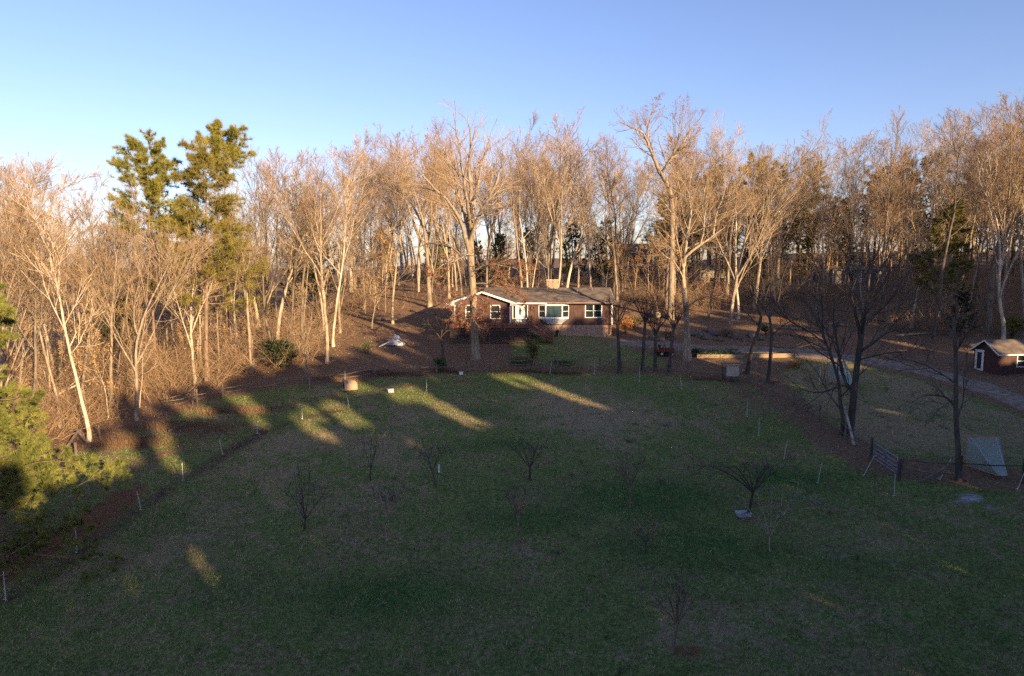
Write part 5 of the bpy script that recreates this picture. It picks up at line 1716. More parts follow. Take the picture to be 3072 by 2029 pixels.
hero('yard_tree', (2545, 1308), [
    ([(2545, 1310), (2552, 1270), (2562, 1180), (2572, 1090), (2585, 1000)], 0.26, 0.18),
    ([(2530, 1312), (2522, 1200), (2508, 1110), (2478, 1030), (2445, 950), (2405, 885)], 0.17, 0.03),
    ([(2585, 1005), (2598, 920), (2630, 830, 1), (2680, 750, 1), (2720, 700, 1)], 0.16, 0.02),
    ([(2582, 1020), (2562, 920, -1), (2545, 830, -1), (2550, 740, -1), (2535, 660, -1)], 0.14, 0.02),
    ([(2575, 1060), (2650, 1005, -1), (2720, 930, -1), (2790, 870, -1)], 0.12, 0.015),
    ([(2560, 1185), (2528, 1125, 1), (2515, 1050, 1), (2500, 950, 1), (2510, 860, 1)], 0.13, 0.02),
    ([(2518, 1160), (2455, 1178, -2), (2400, 1165, -3), (2362, 1130, -3)], 0.08, 0.012),
    ([(2585, 1005), (2600, 900, -2), (2610, 800, -2), (2600, 690, -2)], 0.13, 0.02),
    ([(2500, 1090), (2470, 1000, 2), (2465, 900, 2), (2440, 820, 2)], 0.10, 0.015),
    ([(2480, 1035), (2420, 990, 1), (2365, 960, 1), (2320, 900, 1)], 0.07, 0.012),
    ([(2590, 980), (2670, 900, 2), (2740, 800, 2), (2800, 740, 2)], 0.09, 0.012),
    ([(2575, 1080), (2660, 1060, -2), (2740, 1050, -2), (2800, 1010, -2)], 0.06, 0.01),
    ([(2590, 960), (2570, 850, 2), (2585, 740, 2), (2570, 640, 2)], 0.10, 0.012),
], 'dark twin-trunk tree inside the right fence', seed=54, mt=M_barkd, mc=M_twigd, k2=6, l2=0.42, tw=0.007)
hero('yard_tree', (2877, 1442), [
    ([(2877, 1444), (2873, 1330), (2868, 1250), (2868, 1150), (2866, 1050), (2860, 950)], 0.19, 0.09),
    ([(2862, 1218), (2835, 1192), (2775, 1188, -1), (2715, 1220, -1)], 0.07, 0.01),
    ([(2866, 1150), (2805, 1110, 1), (2745, 1085, 1), (2680, 1072, 1)], 0.06, 0.01),
    ([(2870, 1260), (2890, 1200, 1), (2892, 1130, 1), (2905, 1060, 1)], 0.06, 0.01),
    ([(2866, 1020), (2835, 960, 1), (2810, 900, 1), (2800, 840, 1)], 0.07, 0.01),
    ([(2862, 980), (2872, 920), (2868, 860), (2880, 800)], 0.08, 0.01),
    ([(2866, 1060), (2900, 1000, -1), (2930, 950, -1), (2950, 880, -1)], 0.06, 0.01),
    ([(2864, 1200), (2820, 1225, -1), (2790, 1260, -1)], 0.04, 0.008),
], 'slim dark tree beside the lacrosse goal at the right', seed=55, mt=M_barkd, mc=M_twigd, k2=5, k3=5, k4=4, tw=0.006)
# pollarded trees on the fence line
def pollard(u, v, vt, label, seed, fork=0, lean=0):
    n = 6
    limbs = [([(u, v), (u + lean * .3, v - (v - vt) * .3), (u + lean, v - (v - vt) * .62)], 0.17, 0.12)]
    rg = random.Random(seed)
    ux, vx = u + lean, v - (v - vt) * .62
    for k in range(n):
        a = (k / (n - 1) - 0.5) * 2
        limbs.append(([(ux, vx + 6), (ux + a * 16, vx - 22, rg.uniform(-1, 1)), (ux + a * 30 + rg.uniform(-5, 5), vx - (v - vt) * .22, rg.uniform(-1.2, 1.2)), (ux + a * 42 + rg.uniform(-8, 8), vt + abs(a) * 30, rg.uniform(-1.5, 1.5))], 0.06, 0.008))
    hero('pollarded_tree', (u, v), limbs, label, 'pollarded trees along the fence', seed, M_barkd, M_twigd, k2=5, k3=5, k4=4, l2=0.4, tw=0.006)
pollard(1858, 1120, 880, 'dark pollarded tree at the right end of the house, first on the fence line', 61, lean=-6)
pollard(1928, 1112, 870, 'dark pollarded tree on the fence line left of the red mower', 62, lean=8)
pollard(2008, 1118, 900, 'dark forked pollarded tree on the fence line right of the red mower', 63, lean=14)
pollard(1965, 1112, 930, 'thin dark pollarded tree on the fence line before the red mower', 64, lean=2)
hero('yard_tree', (2240, 1122), [
    ([(2240, 1124), (2255, 1050), (2275, 990), (2286, 930)], 0.20, 0.13),
    ([(2286, 935), (2300, 880), (2320, 820), (2330, 760)], 0.09, 0.012),
    ([(2282, 950), (2260, 890, 1), (2245, 830, 1), (2240, 770, 1)], 0.08, 0.012),
    ([(2285, 930), (2345, 890, -1), (2390, 870, -1), (2430, 820, -1)], 0.08, 0.012),
    ([(2278, 980), (2230, 930, -1), (2190, 900, -1)], 0.06, 0.01),
    ([(2286, 930), (2290, 860, 1), (2275, 800, 1)], 0.07, 0.01),
], 'dark tree leaning right beside the compost bin', seed=66, mt=M_barkd, mc=M_twigd, k2=6, k4=4, tw=0.006)
hero('yard_tree', (2303, 1150), [
    ([(2303, 1152), (2310, 1080), (2314, 1000), (2308, 950)], 0.17, 0.11),
    ([(2308, 955), (2285, 915), (2262, 880), (2250, 830)], 0.08, 0.012),
    ([(2309, 955), (2335, 900, 1), (2345, 840, 1), (2365, 790, 1)], 0.08, 0.012),
    ([(2312, 1010), (2360, 970, -1), (2410, 955, -1), (2450, 965, -1)], 0.06, 0.01),
    ([(2308, 950), (2312, 880), (2305, 810)], 0.07, 0.01),
    ([(2313, 1040), (2380, 1045, -1), (2430, 1035, -1), (2480, 1050, -1)], 0.05, 0.01),
], 'dark upright tree at the top of the right fence', seed=67, mt=M_barkd, mc=M_twigd, k2=6, k4=4, tw=0.006)
# gnarled apple tree on the leafy slope left of the deck
hero('gnarled_tree', (1330, 1078), [
    ([(1330, 1080), (1328, 1050), (1322, 1015)], 0.12, 0.09),
    ([(1322, 1018), (1300, 990), (1275, 995, -1), (1272, 1015, -1)], 0.06, 0.012),
    ([(1322, 1015), (1325, 985), (1300, 972, 1), (1262, 975, 1)], 0.05, 0.01),
    ([(1322, 1015), (1345, 990), (1368, 1000, -1), (1385, 1030, -1)], 0.06, 0.012),
    ([(1322, 1015), (1340, 975, 1), (1310, 950, 1)], 0.04, 0.01),
], 'gnarled dark apple tree on the slope left of the deck', seed=68, mt=M_barkd, mc=M_twigd, k2=4, k3=4, k4=3, tw=0.006)
# small orchard trees on the lawn
M_twigo = mat('twig_orchard', (0.065, 0.054, 0.05), (0.15, 0.125, 0.112), 0.5, 0.9)
M_barko = mat('bark_orchard', (0.03, 0.025, 0.024), (0.085, 0.07, 0.062), 6, 0.9, 0.5, 12)
def orchard(u, v, vt, w, label, seed, m=None, mc=None, bole=0.35, n=5, r=0.06, droop=0, lean=0.0, group='young fruit trees on the lawn'):
    rg = random.Random(seed)
    hh = v - vt
    ub, vb = u + lean * hh * bole, v - hh * bole
    limbs = [([(u, v + 2), (u + lean * hh * bole * .5 + rg.uniform(-3, 3), v - hh * bole * .5), (ub, vb)], r, r * 0.75)]
    for k in range(n):
        a = (k / (n - 1) - 0.5) * 2 + rg.uniform(-.3, .3)
        dy = rg.uniform(-1, 1) * (1 - abs(a)) * 1.2
        if droop:
            pts = [(ub, vb), (ub + a * w * .35, vb - hh * .32, dy * .5), (ub + a * w * .75, vt + hh * .08, dy), (ub + a * w, vt + hh * (.12 + .22 * rg.random()), dy * 1.2)]
        else:
            pts = [(ub, vb + 3), (ub + a * w * .45, vb - hh * .25, dy * .5), (ub + a * w * .8, vb - hh * .45, dy), (ub + a * w, vt + hh * .2 * abs(a) * rg.uniform(.3, 1.2), dy)]
        limbs.append((pts, r * 0.55, 0.010))
    hero('fruit_tree', (u, v), limbs, label, group, seed, m or M_barko, mc or M_twigo, k2=3, k3=4, k4=3, l2=0.36, tw=0.006)
orchard(915, 1590, 1410, 62, 'dark twiggy young fruit tree, leftmost on the lawn', 71, r=0.05, bole=0.18, n=5)
orchard(1160, 1622, 1440, 55, 'young fruit tree with pale pruned stems and brown leaves at its foot', 72, M_bark, M_twigo, bole=0.42, n=7)
orchard(1112, 1440, 1300, 24, 'thin upright young fruit tree, farthest left in the second row', 73, r=0.035, bole=0.25, n=3)
orchard(1306, 1462, 1330, 60, 'low spreading young fruit tree with white trunk guard', 74, M_twigo, n=5, r=0.05, droop=1, lean=-0.2)
orchard(1590, 1440, 1310, 65, 'young fruit tree with dark open crown near the middle of the lawn', 75, r=0.06, bole=0.3)
orchard(1555, 1640, 1450, 62, 'dense-twigged young fruit tree in the middle of the lawn', 76, M_barkp, mat('twig_grey', (0.11, 0.10, 0.10), (0.19, 0.17, 0.165), 0.5, 0.9), n=8, bole=0.45)
orchard(1889, 1522, 1360, 45, 'young fruit tree with reddish trunk right of the lawn centre', 77, M_barkp, n=6, bole=0.36)
orchard(2242, 1546, 1385, 150, 'wide spreading apple tree beside the grey tub', 78, r=0.08, bole=0.42, n=7, droop=1, lean=0.25, mc=mat('twig_purple', (0.10, 0.07, 0.075), (0.19, 0.14, 0.14), 0.5, 0.9))
orchard(2310, 1655, 1470, 75, 'pale straggly young fruit tree below the spreading apple tree', 79, M_bark, M_twigo, n=6, bole=0.25, r=0.035)
orchard(1938, 1660, 1555, 55, 'small yellowish young fruit tree right of the lawn centre', 80, M_twigd, M_twig, n=7, bole=0.3, r=0.03)
orchard(2016, 1958, 1720, 105, 'young fruit tree with orange-wrapped trunk nearest the camera', 81, M_barkp, n=6, bole=0.36, r=0.065, lean=0.18)
g_ = G(1318, 1398)
tag(MB().tube([(0, 0, 0), (0, 0, 0.5)], 0.05, 8).build('trunk_guard', M_white, None, G(1317, 1418)), 'white tube trunk guard standing on the lawn', 'guard')

# ------------------------------------------------------------------ near pine at the left edge
def near_pine():
    rng = np.random.default_rng(90)
    px, py = -25.7, 31.0
    p0 = Vector((px, py, hz(px, py)))
    gt_, gc = Geo(), Geo()
    h = 13.6
    P0, R0 = trunk_line(h, 0.26, rng, wander=0.012)
    gt_.add(*tubes(P0, R0, 10))
    P1, R1 = grow(P0, R0, 90, 0.04, 0.99, 1.38, 0.14, 5.3 / h, 9, 0.10, 0.008, 0.30, rng, taper=0.2)
    gt_.add(*tubes(P1, R1, 5))
    P2, R2 = grow(P1, R1, 11, 0.22, 1.0, 0.75, 0.2, 0.30, 5, 0.13, 0.05, 0.5, rng, rmin=0.01)
    P2[:, 1:, 2] = P2[:, :1, 2] + (P2[:, 1:, 2] - P2[:, :1, 2]) * 0.6
    gt_.add(*tubes(P2, R2, 3))
    P3, R3 = grow(P2, R2, 4, 0.3, 1.0, 0.6, 0.2, 0.5, 3, 0.12, 0.08, 0.6, rng, rmin=0.006)
    gc.add(*needles(P3, 4, 0.26, 0.026, rng, per=20, spread=0.6, along=(0.3, 1.0)))
    gc.add(*needles(P2[:, 2:], 2, 0.27, 0.026, rng, per=12, spread=0.6))
    tree_from('pine_tree', (gt_.mesh('trunk', M_barkp, True), gc.mesh('crown', M_needlen), None), p0, 'near bright green pine cut off by the left edge', None)
near_pine()
# ------------------------------------------------------------------ the woods
rgw = random.Random(77)
KIND_WORDS = {'T1': 'straight tall', 'T2': 'forked tall', 'T3': 'pale-barked', 'T4': 'high-crowned', 'T5': 'narrow ascending', 'T6': 'slightly leaning', 'B1': 'broad-crowned', 'B2': 'broad pale-barked', 'V1': 'low-forking', 'V2': 'pale low-forking', 'S1': 'thin young', 'S2': 'golden-leaved young', 'S3': 'thin whitish young', 'O1': 'russet-leaved oak-like', 'P1': 'flat-topped tall pine', 'P2': 'olive layered pine', 'P3': 'tufted-top pine', 'P4': 'olive bushy pine', 'C1': 'dark cedar', 'C2': 'green conical evergreen'}
NAME = lambda k: 'pine_tree' if k[0] == 'P' else 'evergreen_tree' if k[0] == 'C' else 'sapling' if k[0] == 'S' else 'bare_tree'
placed = []
def put(kind, u, v, vt=None, h=None, label=None, group=None, rz=None, Y=None, tilt=0.0, wide=1.0):
    p = G(u, v) if Y is None else None
    if p is None:
        q = at(u, 800, Y)
        p = Vector((q.x, Y, hz(q.x, Y)))
    meshes, H0 = PR[kind]
    if vt is not None:
        h = at(u, vt, p.y).z - p.z
    s_ = h / H0
    r = tree_from(NAME(kind), meshes, p, label or '', group, rgw.uniform(0, 6.28) if rz is None else rz, (s_ * wide, s_ * wide, s_), (0, tilt))
    if not label:
        del r['label']
    placed.append((p.x, p.y, r, kind, u))
    return r
# individually told apart
HERO = [
    ('P1', 470, 1128, 425, 'flat-topped tall pine, leftmost of the three pines against the sky', 0.8),
    ('P2', 622, 1142, 425, 'broad olive pine with layered foliage, middle of the three tall pines', 0.82),
    ('P3', 690, 1080, 378, 'slender pine with a small tufted top, right of the three tall pines', 0.85),
    ('V2', 585, 1152, 690, 'pale low-forking bare tree with thick leaning limbs before the left pine', 1.1),
    ('T3', 268, 1325, 470, 'tall whitish bare tree at the left wood edge above the fence brace', 1.0),
    ('V1', 410, 1262, 640, 'many-stemmed bare tree at the left wood edge', 1.0),
    ('S3', 150, 1200, 780, 'whitish slender bare tree near the left pine tips', 1.2),
    ('T3', 62, 1180, 560, 'white-barked bare tree nearest the left edge', 1.0),
    ('B2', 832, 1040, 430, 'broad pale bare tree right of the three tall pines', 1.0),
    ('T2', 982, 1090, 390, 'tall thick-trunked bare tree at the corner of the left woods', 0.95),
    ('T3', 1000, 1040, 400, 'pale straight bare tree just behind the corner of the left woods', 1.0),
    ('S1', 930, 1165, 800, 'thin dark bare tree standing behind the dog house fence', 1.4),
    ('V1', 1020, 1000, 560, 'crooked low-forking bare tree left of the plastic sheet', 1.0),
    ('T1', 1178, 972, 400, 'tall bare tree at the sunny bank left of the house', 1.0),
    ('S1', 1115, 985, 700, 'small bare tree on the sunny bank left of the house', 1.2),
    ('B1', 1290, 925, 355, 'broad bare tree behind the left end of the house', 1.0),
    ('T2', 1563, 900, 350, 'bright pale trunk above the house roof, left of a close pair', 0.9),
    ('T3', 1582, 898, 360, 'bright pale trunk above the house roof, right of a close pair', 0.9),
    ('B1', 1645, 900, 350, 'broad bare tree rising just left of the chimney', 1.05),
    ('V2', 1672, 905, 430, 'leaning pale bare tree behind the chimney', 0.9),
    ('T1', 1735, 890, 380, 'straight bare tree above the middle of the roof', 1.0),
    ('T4', 1840, 900, 390, 'thick-trunked bare tree above the right end of the roof', 1.0),
    ('O1', 1850, 905, 430, 'crooked bare tree with russet leaves above the right end of the roof', 1.0),
    ('T5', 2125, 960, 420, 'slender pale bare tree above the boulder bank', 1.0),
    ('V1', 2192, 972, 430, 'pale many-stemmed bare tree above the driveway', 1.15),
    ('T3', 2215, 958, 330, 'tall pale bare tree behind the many-stemmed tree', 1.0),
    ('T1', 2470, 900, 330, 'bare tree with two pale dead top branches', 0.9),
    ('T4', 2800, 1030, 300, 'tall thick bare tree left of the garden shed', 1.0),
    ('T3', 2735, 985, 330, 'pale straight bare tree in the right woods', 0.9),
    ('T5', 2660, 1000, 330, 'narrow pale bare tree behind the twin-trunk yard tree', 1.0),
    ('B1', 2960, 1000, 285, 'broad bare tree with reddish top behind the garden shed', 1.0),
    ('V2', 3010, 1020, 420, 'leaning pale bare tree right behind the garden shed', 1.0),
    ('O1', 3080, 1030, 275, 'tall bare tree with reddish top at the right edge', 1.0),
    ('C1', 2880, 1012, 880, 'dark dense cedar beside the garden shed', 1.3),
    ('S2', 2022, 905, 690, 'golden-leaved sapling behind the S-curved oak', 1.0),
    ('S2', 1900, 900, 800, 'golden-leaved low sapling above the right roof corner', 1.6),
]
for k, u, v, vt, lab, wd in HERO:
    put(k, u, v, vt, label=lab, wide=wd)
# the rest of the woods, filled behind the wood edge
EDGE_U = np.array([-400, 0, 200, 430, 640, 850, 1000, 1150, 1280, 1500, 1850, 2000, 2200, 2450, 2650, 2850, 3000, 3200, 3500])
EDGE_V = np.array([1360, 1330, 1300, 1225, 1165, 1110, 1010, 955, 925, 900, 895, 930, 930, 935, 985, 1010, 1005, 1030, 1060])
TOP_U = np.array([-400, 0, 150, 330, 500, 700, 770, 900, 1100, 1250, 1420, 1600, 1740, 1850, 2000, 2150, 2350, 2560, 2750, 2900, 3072, 3500])
TOP_V = np.array([450, 440, 435, 540, 560, 540, 450, 430, 415, 360, 340, 360, 430, 400, 330, 360, 420, 380, 320, 300, 285, 280])
def zone(u):
    for lim, z in ((330, 'at the far left of the woods'), (760, 'around the three tall pines'), (1120, 'right of the three tall pines'), (1360, 'behind the left end of the house'), (1850, 'behind the house roof'), (2250, 'behind the S-curved oak'), (2650, 'behind the twin-trunk yard tree'), (9999, 'near the garden shed')):
        if u < lim:
            return z
cnt = 0
tries = 0
EDGE_Y = [G(u, v).y for u, v in zip(EDGE_U, EDGE_V)]
while cnt < 385 and tries < 20000:
    tries += 1
    u = rgw.uniform(-260, 3330)
    dep = rgw.random() ** 1.25 * (38 if u < 1000 else 58)
    Y = float(np.interp(u, EDGE_U, EDGE_Y)) + 0.8 + dep
    q = at(u, 800, Y)
    x = q.x
    if any((x - a) ** 2 + (Y - b) ** 2 < 1.9 ** 2 for a, b, *_ in placed):
        continue
    if -8.5 < x < 14 and Y < 91:
        continue
    if abs(u - 1890) < 11 and Y < 152 or abs(u - 2155) < 16 and Y < 119 or abs(u - 2580) < 10 and Y < 104 and Y > 86:
        continue
    if 505 < u < 735 and Y < 62.5 or 405 < u < 505 and Y < 63.5:
        continue
    small = rgw.random() < 0.36
    if small:
        kind = rgw.choice(['S1', 'S1', 'S2', 'S3'] if u > 900 else ['S1', 'S2', 'S2', 'S3'])
        h = rgw.uniform(5, 13)
    elif rgw.random() < (0.20 if u > 1850 else 0.07 if u < 1000 else 0.05):
        kind = rgw.choice(['C1', 'C2', 'P4'] if u > 1850 else ['C1', 'C2'])
        h = rgw.uniform(6, 10) if kind != 'P4' else rgw.uniform(11, 15)
    else:
        kind = rgw.choice(['T1', 'T2', 'T3', 'T4', 'T5', 'T6', 'T1', 'T5', 'T6', 'B1', 'B2', 'V2', 'O1', 'T3'] if u > 900 else ['T1', 'T3', 'T5', 'T6', 'T2', 'T3', 'T5', 'V1', 'T6', 'B2'])
        vt = float(np.interp(u, TOP_U, TOP_V)) + abs(rgw.gauss(0, 95)) - 8
        h = at(u, vt, Y).z - hz(x, Y)
        h = max(11, min(27, h))
    z_ = zone(u)
    put(kind, u, None, h=h, Y=Y, label='%s %s %s' % (KIND_WORDS[kind], 'tree' if kind[0] not in 'PC' and not kind.startswith('S') else 'sapling' if kind[0] == 'S' else '', z_), group='trees ' + z_, tilt=rgw.gauss(0, 0.04), wide=rgw.uniform(0.85, 1.15))
    placed[-1][2]['label'] = ' '.join(placed[-1][2]['label'].split())
    cnt += 1
# evergreens far behind on the right and in the middle
for k, (u, Y, h, kind) in enumerate([(2130, 128, 19, 'P4'), (2230, 122, 20, 'P4'), (2330, 118, 19, 'P2'), (2420, 125, 18, 'P4'), (2700, 118, 17, 'P2'), (2790, 112, 17, 'C2'), (2620, 120, 16, 'P4'), (1500, 125, 8, 'C1'), (1585, 120, 9, 'C1'), (1720, 122, 11, 'C1'), (1815, 118, 11, 'C2'), (1430, 118, 7, 'C1'), (900, 100, 11, 'C1'), (958, 104, 12, 'C1'), (1330, 118, 8, 'C2'), (2010, 124, 12, 'C1'), (2520, 112, 12, 'C1'), (2900, 108, 14, 'P4'), (3040, 104, 14, 'C2'), (770, 96, 9, 'C2')]):
    put(kind, u, None, h=h, Y=Y, label='%s far %s' % (KIND_WORDS[kind], zone(u).replace('in the woods ', '')), group='evergreens far back in the woods')

by = {}
for x, y, r, k, u in placed:
    if 'group' in r and r.get('label'):
        by.setdefault(r['label'], []).append((u, r))
for lab, ls in by.items():
    if len(ls) > 1:
        ls.sort(key=lambda a: a[0])
        for i, (u, r) in enumerate(ls):
            r['label'] = lab + (', leftmost of its kind' if i == 0 else ', %s from the left' % ORD[min(i, 29)])
# ------------------------------------------------------------------ undergrowth (uncountable): one mesh
def brush_proto(seed, n=34, h=3.0, spread=1.3, kt=7, r=0.014):
    rng = np.random.default_rng(seed)
    g = Geo()
    az = rng.uniform(0, 6.28, n)
    base = np.stack([np.cos(az) * rng.uniform(0, spread, n), np.sin(az) * rng.uniform(0, spread, n), np.full(n, -0.15)], 1)
    d = unit(np.stack([np.cos(az) * 0.5, np.sin(az) * 0.5, np.ones(n)], 1) + rng.normal(0, 0.42, (n, 3)))
    L = h * rng.uniform(0.5, 1.15, n)
    p = base
    pts = [p]
    for j in range(5):
        p = p + d * (L / 5)[:, None]
        pts.append(p)
        d = unit(d + rng.normal(0, 0.16, d.shape) - UP * 0.02)
    P = np.stack(pts, 1)
    R = np.linspace(1, 0.35, 6)[None] * (r * rng.uniform(0.6, 1.4, n))[:, None]
    g.add(*tubes(P, R, 3))
    P2, R2 = grow(P, R, kt, 0.2, 1.0, 0.95, 0.3, 0.34, 3, 0.25, 0.02, 0.55, rng, rmin=0.006)
    g.add(*tubes(P2, R2, 3))
    return np.concatenate(g.v), np.concatenate(g.f[4])
BPR = [brush_proto(101, 15, 3.2, 1.6, 9, 0.012), brush_proto(102, 10, 6.0, 2.2, 13, 0.018), brush_proto(103, 20, 1.8, 1.6, 7, 0.010)]
def scatter_mesh(name, protos, places, m, label):
    Vs, Fs, n = [], [], 0
    for (x, y, s_, a, k, sz) in places:
        V_, F_ = protos[k]
        c_, s2 = math.cos(a), math.sin(a)
        W_ = np.empty_like(V_)
        W_[:, 0] = (V_[:, 0] * c_ - V_[:, 1] * s2) * s_ + x
        W_[:, 1] = (V_[:, 0] * s2 + V_[:, 1] * c_) * s_ + y
        W_[:, 2] = V_[:, 2] * s_ * sz + hz(x, y)
        Vs.append(W_)
        Fs.append(F_ + n)
        n += len(V_)
    o = link(name, np_mesh(name, np.concatenate(Vs), np.concatenate(Fs), m))
    return tag(o, label, None, None, 'stuff')
pl = []
for _ in range(6000):
    if len(pl) >= 400:
        break
    u = rgw.uniform(-250, 3300)
    if 1120 < u < 1880 and rgw.random() < 0.75: continue
    if u > 900 and rgw.random() < 0.35: continue
    dep = rgw.random() ** 1.4 * 26
    Y = float(np.interp(u, EDGE_U, EDGE_Y)) + 0.2 + dep
    x = at(u, 800, Y).x
    if -9 < x < 14.5 and Y < 92: continue
    if abs(x - 46) < 4 and abs(Y - 64) < 4: continue
    pl.append((x, Y, rgw.uniform(0.6, 1.25), rgw.uniform(0, 6.28), rgw.choice([0, 1, 1, 2]), rgw.uniform(0.8, 1.25)))
# low-detail trees far behind, a mass nobody could count
def far_proto(seed, h):
    rng = np.random.default_rng(seed)
    g = Geo()
    P0, R0 = trunk_line(h * 0.9, 0.13, rng, 8, 0.05)
    g.add(*tubes(P0, R0, 4))
    P1, R1 = grow(P0, R0, 14, 0.25, 1.0, 0.7, 0.2, 0.3, 5, 0.16, 0.09, 0.5, rng, taper=0.2)
    g.add(*tubes(P1, R1, 3))
    P2, R2 = grow(P1, R1, 7, 0.2, 1.0, 0.7, 0.2, 0.42, 3, 0.16, 0.05, 0.6, rng, rmin=0.016)
    g.add(*tubes(P2, R2, 3))
    P3, R3 = grow(P2, R2, 5, 0.2, 1.0, 0.7, 0.2, 0.5, 1, 0.16, 0.05, 0.6, rng, rmin=0.016)
    g.add(*tubes(P3, R3, 3))
    return np.concatenate(g.v), np.concatenate(g.f[4])
FPR = [far_proto(201, 11), far_proto(202, 13)]
fp = []
for _ in range(300):
    u = rgw.uniform(-350, 3420)
    Y = rgw.uniform(128, 185) if 1000 < u < 1850 else rgw.uniform(102, 165)
    if abs(u - 1890) < 14 and Y < 153: continue
    fp.append((at(u, 800, Y).x, Y, rgw.uniform(0.7, 1.15) * (1.25 if u > 2050 else 1.0), rgw.uniform(0, 6.28), rgw.choice([0, 1]), 1.0))
scatter_mesh('far_woods', FPR, fp, M_twig, 'hazy mass of bare trees far behind the woods')
scatter_mesh('undergrowth', BPR, pl, M_brush, 'tangled bare undergrowth filling the wood edge')

# tall dead grass along the left fence and fence foot
def blades(name, pts, hgt, wid, m, label, seed, lean=0.35):
    rng = np.random.default_rng(seed)
    n = len(pts)
    z = H(pts[:, 0], pts[:, 1])
    b = np.stack([pts[:, 0], pts[:, 1], z], 1)
    a = rng.uniform(0, 6.28, n)
    w = np.stack([np.cos(a), np.sin(a), np.zeros(n)], 1) * (wid * rng.uniform(0.6, 1.4, n))[:, None]
    t = b + np.stack([rng.normal(0, lean, n), rng.normal(0, lean, n), np.ones(n)], 1) * (hgt * rng.uniform(0.5, 1.3, n))[:, None]
    V_ = np.stack([b - w, b + w, t], 1).reshape(-1, 3)
    o = link(name, np_mesh(name, V_, np.arange(3 * n).reshape(-1, 3), m))
    return tag(o, label, None, None, 'stuff')
rngg = np.random.default_rng(5)
dg_pts = []
for (u, v, sx, sy, n) in [(560, 1285, 4.5, 1.6, 2600), (700, 1235, 4, 1.2, 1800), (1180, 1125, 3, .6, 1600), (1130, 1120, 1.5, .5, 900), (1330, 1115, 2, .5, 900), (1560, 1118, 2.6, .35, 1500), (1690, 1122, 2.5, .4, 900), (380, 1330, 3, 1.2, 2200), (1010, 1140, 3, .8, 1000), (2150, 1140, 3, .6, 800)]:
    c_ = G(u, v)
    dg_pts.append(np.stack([rngg.normal(c_.x, sx * .5, n), rngg.normal(c_.y, sy * .5, n)], 1))
blades('dead_grass', np.concatenate(dg_pts), 0.36, 0.013, M_grassd, 'tall dead russet grass along the fence lines', 6)

# lawn grass: short tufts, denser near the camera
n = 400000
Yr = 20 + 46 * rngg.random(n) ** 1.25
Xr = rngg.uniform(-0.80, 0.80, n) * (Yr + 3)
li, dr, so, tk, ah, lu = cover(Xr, Yr)
cl = 0.5 + 0.5 * np.sin(Xr * 0.9 + 2 * np.sin(Yr * 0.7)) * np.sin(Yr * 1.1 + 1.7 * np.sin(Xr * 0.5))
keep = rngg.random(n) < (1 - li) * (1 - 0.75 * so) * (1 - .7 * tk) * (1 - ah) * (0.30 + 0.35 * cl + 0.5 * lu)
pts = np.stack([Xr[keep], Yr[keep]], 1)[:210000]
is_dry_or_lit = rngg.random(len(pts)) < 0.20 + 0.75 * dr[keep][:210000]  # extra straw blades on the left lawn stand in for brighter light
blades('lawn_grass', pts[~is_dry_or_lit], 0.10, 0.020, M_grassb, 'short green lawn grass', 7, 0.5)
blades('dry_lawn_grass', pts[is_dry_or_lit], 0.09, 0.016, mat('grass_dry_blades', (0.20, 0.18, 0.08), (0.46, 0.39, 0.22), 0.5, 0.85, detail=8), 'dry straw-coloured blades in the lawn, more on the left to brighten it', 8, 0.8)

# scattered taller tufts and weeds in the lawn
tc_ = np.stack([rngg.uniform(-34, 34, 700), rngg.uniform(22, 60, 700)], 1)
tl = cover(tc_[:, 0], tc_[:, 1])[0]
tc_ = tc_[(tl < 0.3) & (np.abs(tc_[:, 0]) < 0.78 * tc_[:, 1] + 3)]
tp = (tc_[:, None, :] + rngg.normal(0, 0.10, (len(tc_), 22, 2)) * rngg.uniform(0.5, 1.8, (len(tc_), 1, 1))).reshape(-1, 2)
blades('weed_tufts', tp, 0.14, 0.02, mat('weed_blades', (0.06, 0.11, 0.035), (0.32, 0.28, 0.14), 0.8, 0.8), 'scattered taller grass tufts in the lawn', 9, 0.6)

# fallen leaves
n = 260000
Yr = 26 + 84 * rngg.random(n) ** 0.8
Xr = rngg.uniform(-0.80, 0.80, n) * (Yr + 3)
li, dr, so, tk, ah, lu = cover(Xr, Yr)
dr_m = pline(DRV, 1.7, 0.3, Xr, Yr)
inh = (Xr > -7) & (Xr < 11.6) & (Yr > 74.2) & (Yr < 87)
keep = (rngg.random(n) < (0.035 + 0.5 * li) * (1 - 0.93 * dr_m)) & ~inh
Xk, Yk = Xr[keep][:80000], Yr[keep][:80000]
m_ = len(Xk)
pp = np.stack([Xk, Yk, H(Xk, Yk) + rngg.uniform(0.01, 0.05, m_)], 1)
d_ = np.stack([rngg.normal(size=m_), rngg.normal(size=m_), rngg.normal(0, 0.55, m_)], 1)
V_, F_ = None, None
dd = unit(d_)
ww_ = unit(np.cross(dd, np.stack([rngg.normal(0, .8, m_), rngg.normal(0, .8, m_), np.ones(m_)], 1)))
s_ = (0.10 * rngg.uniform(0.6, 1.4, m_))[:, None]
V_ = np.stack([pp, pp + dd * s_ * .5 + ww_ * s_ * .34, pp + dd * s_, pp + dd * s_ * .5 - ww_ * s_ * .34], 1).reshape(-1, 3)
V_[:, 2] = np.maximum(V_[:, 2], np.repeat(pp[:, 2], 4) - 0.005)
o = link('fallen_leaves', np_mesh('fallen_leaves', V_, np.arange(4 * m_).reshape(-1, 4), M_litter))
tag(o, 'scattered brown fallen leaves under the trees', None, None, 'stuff')

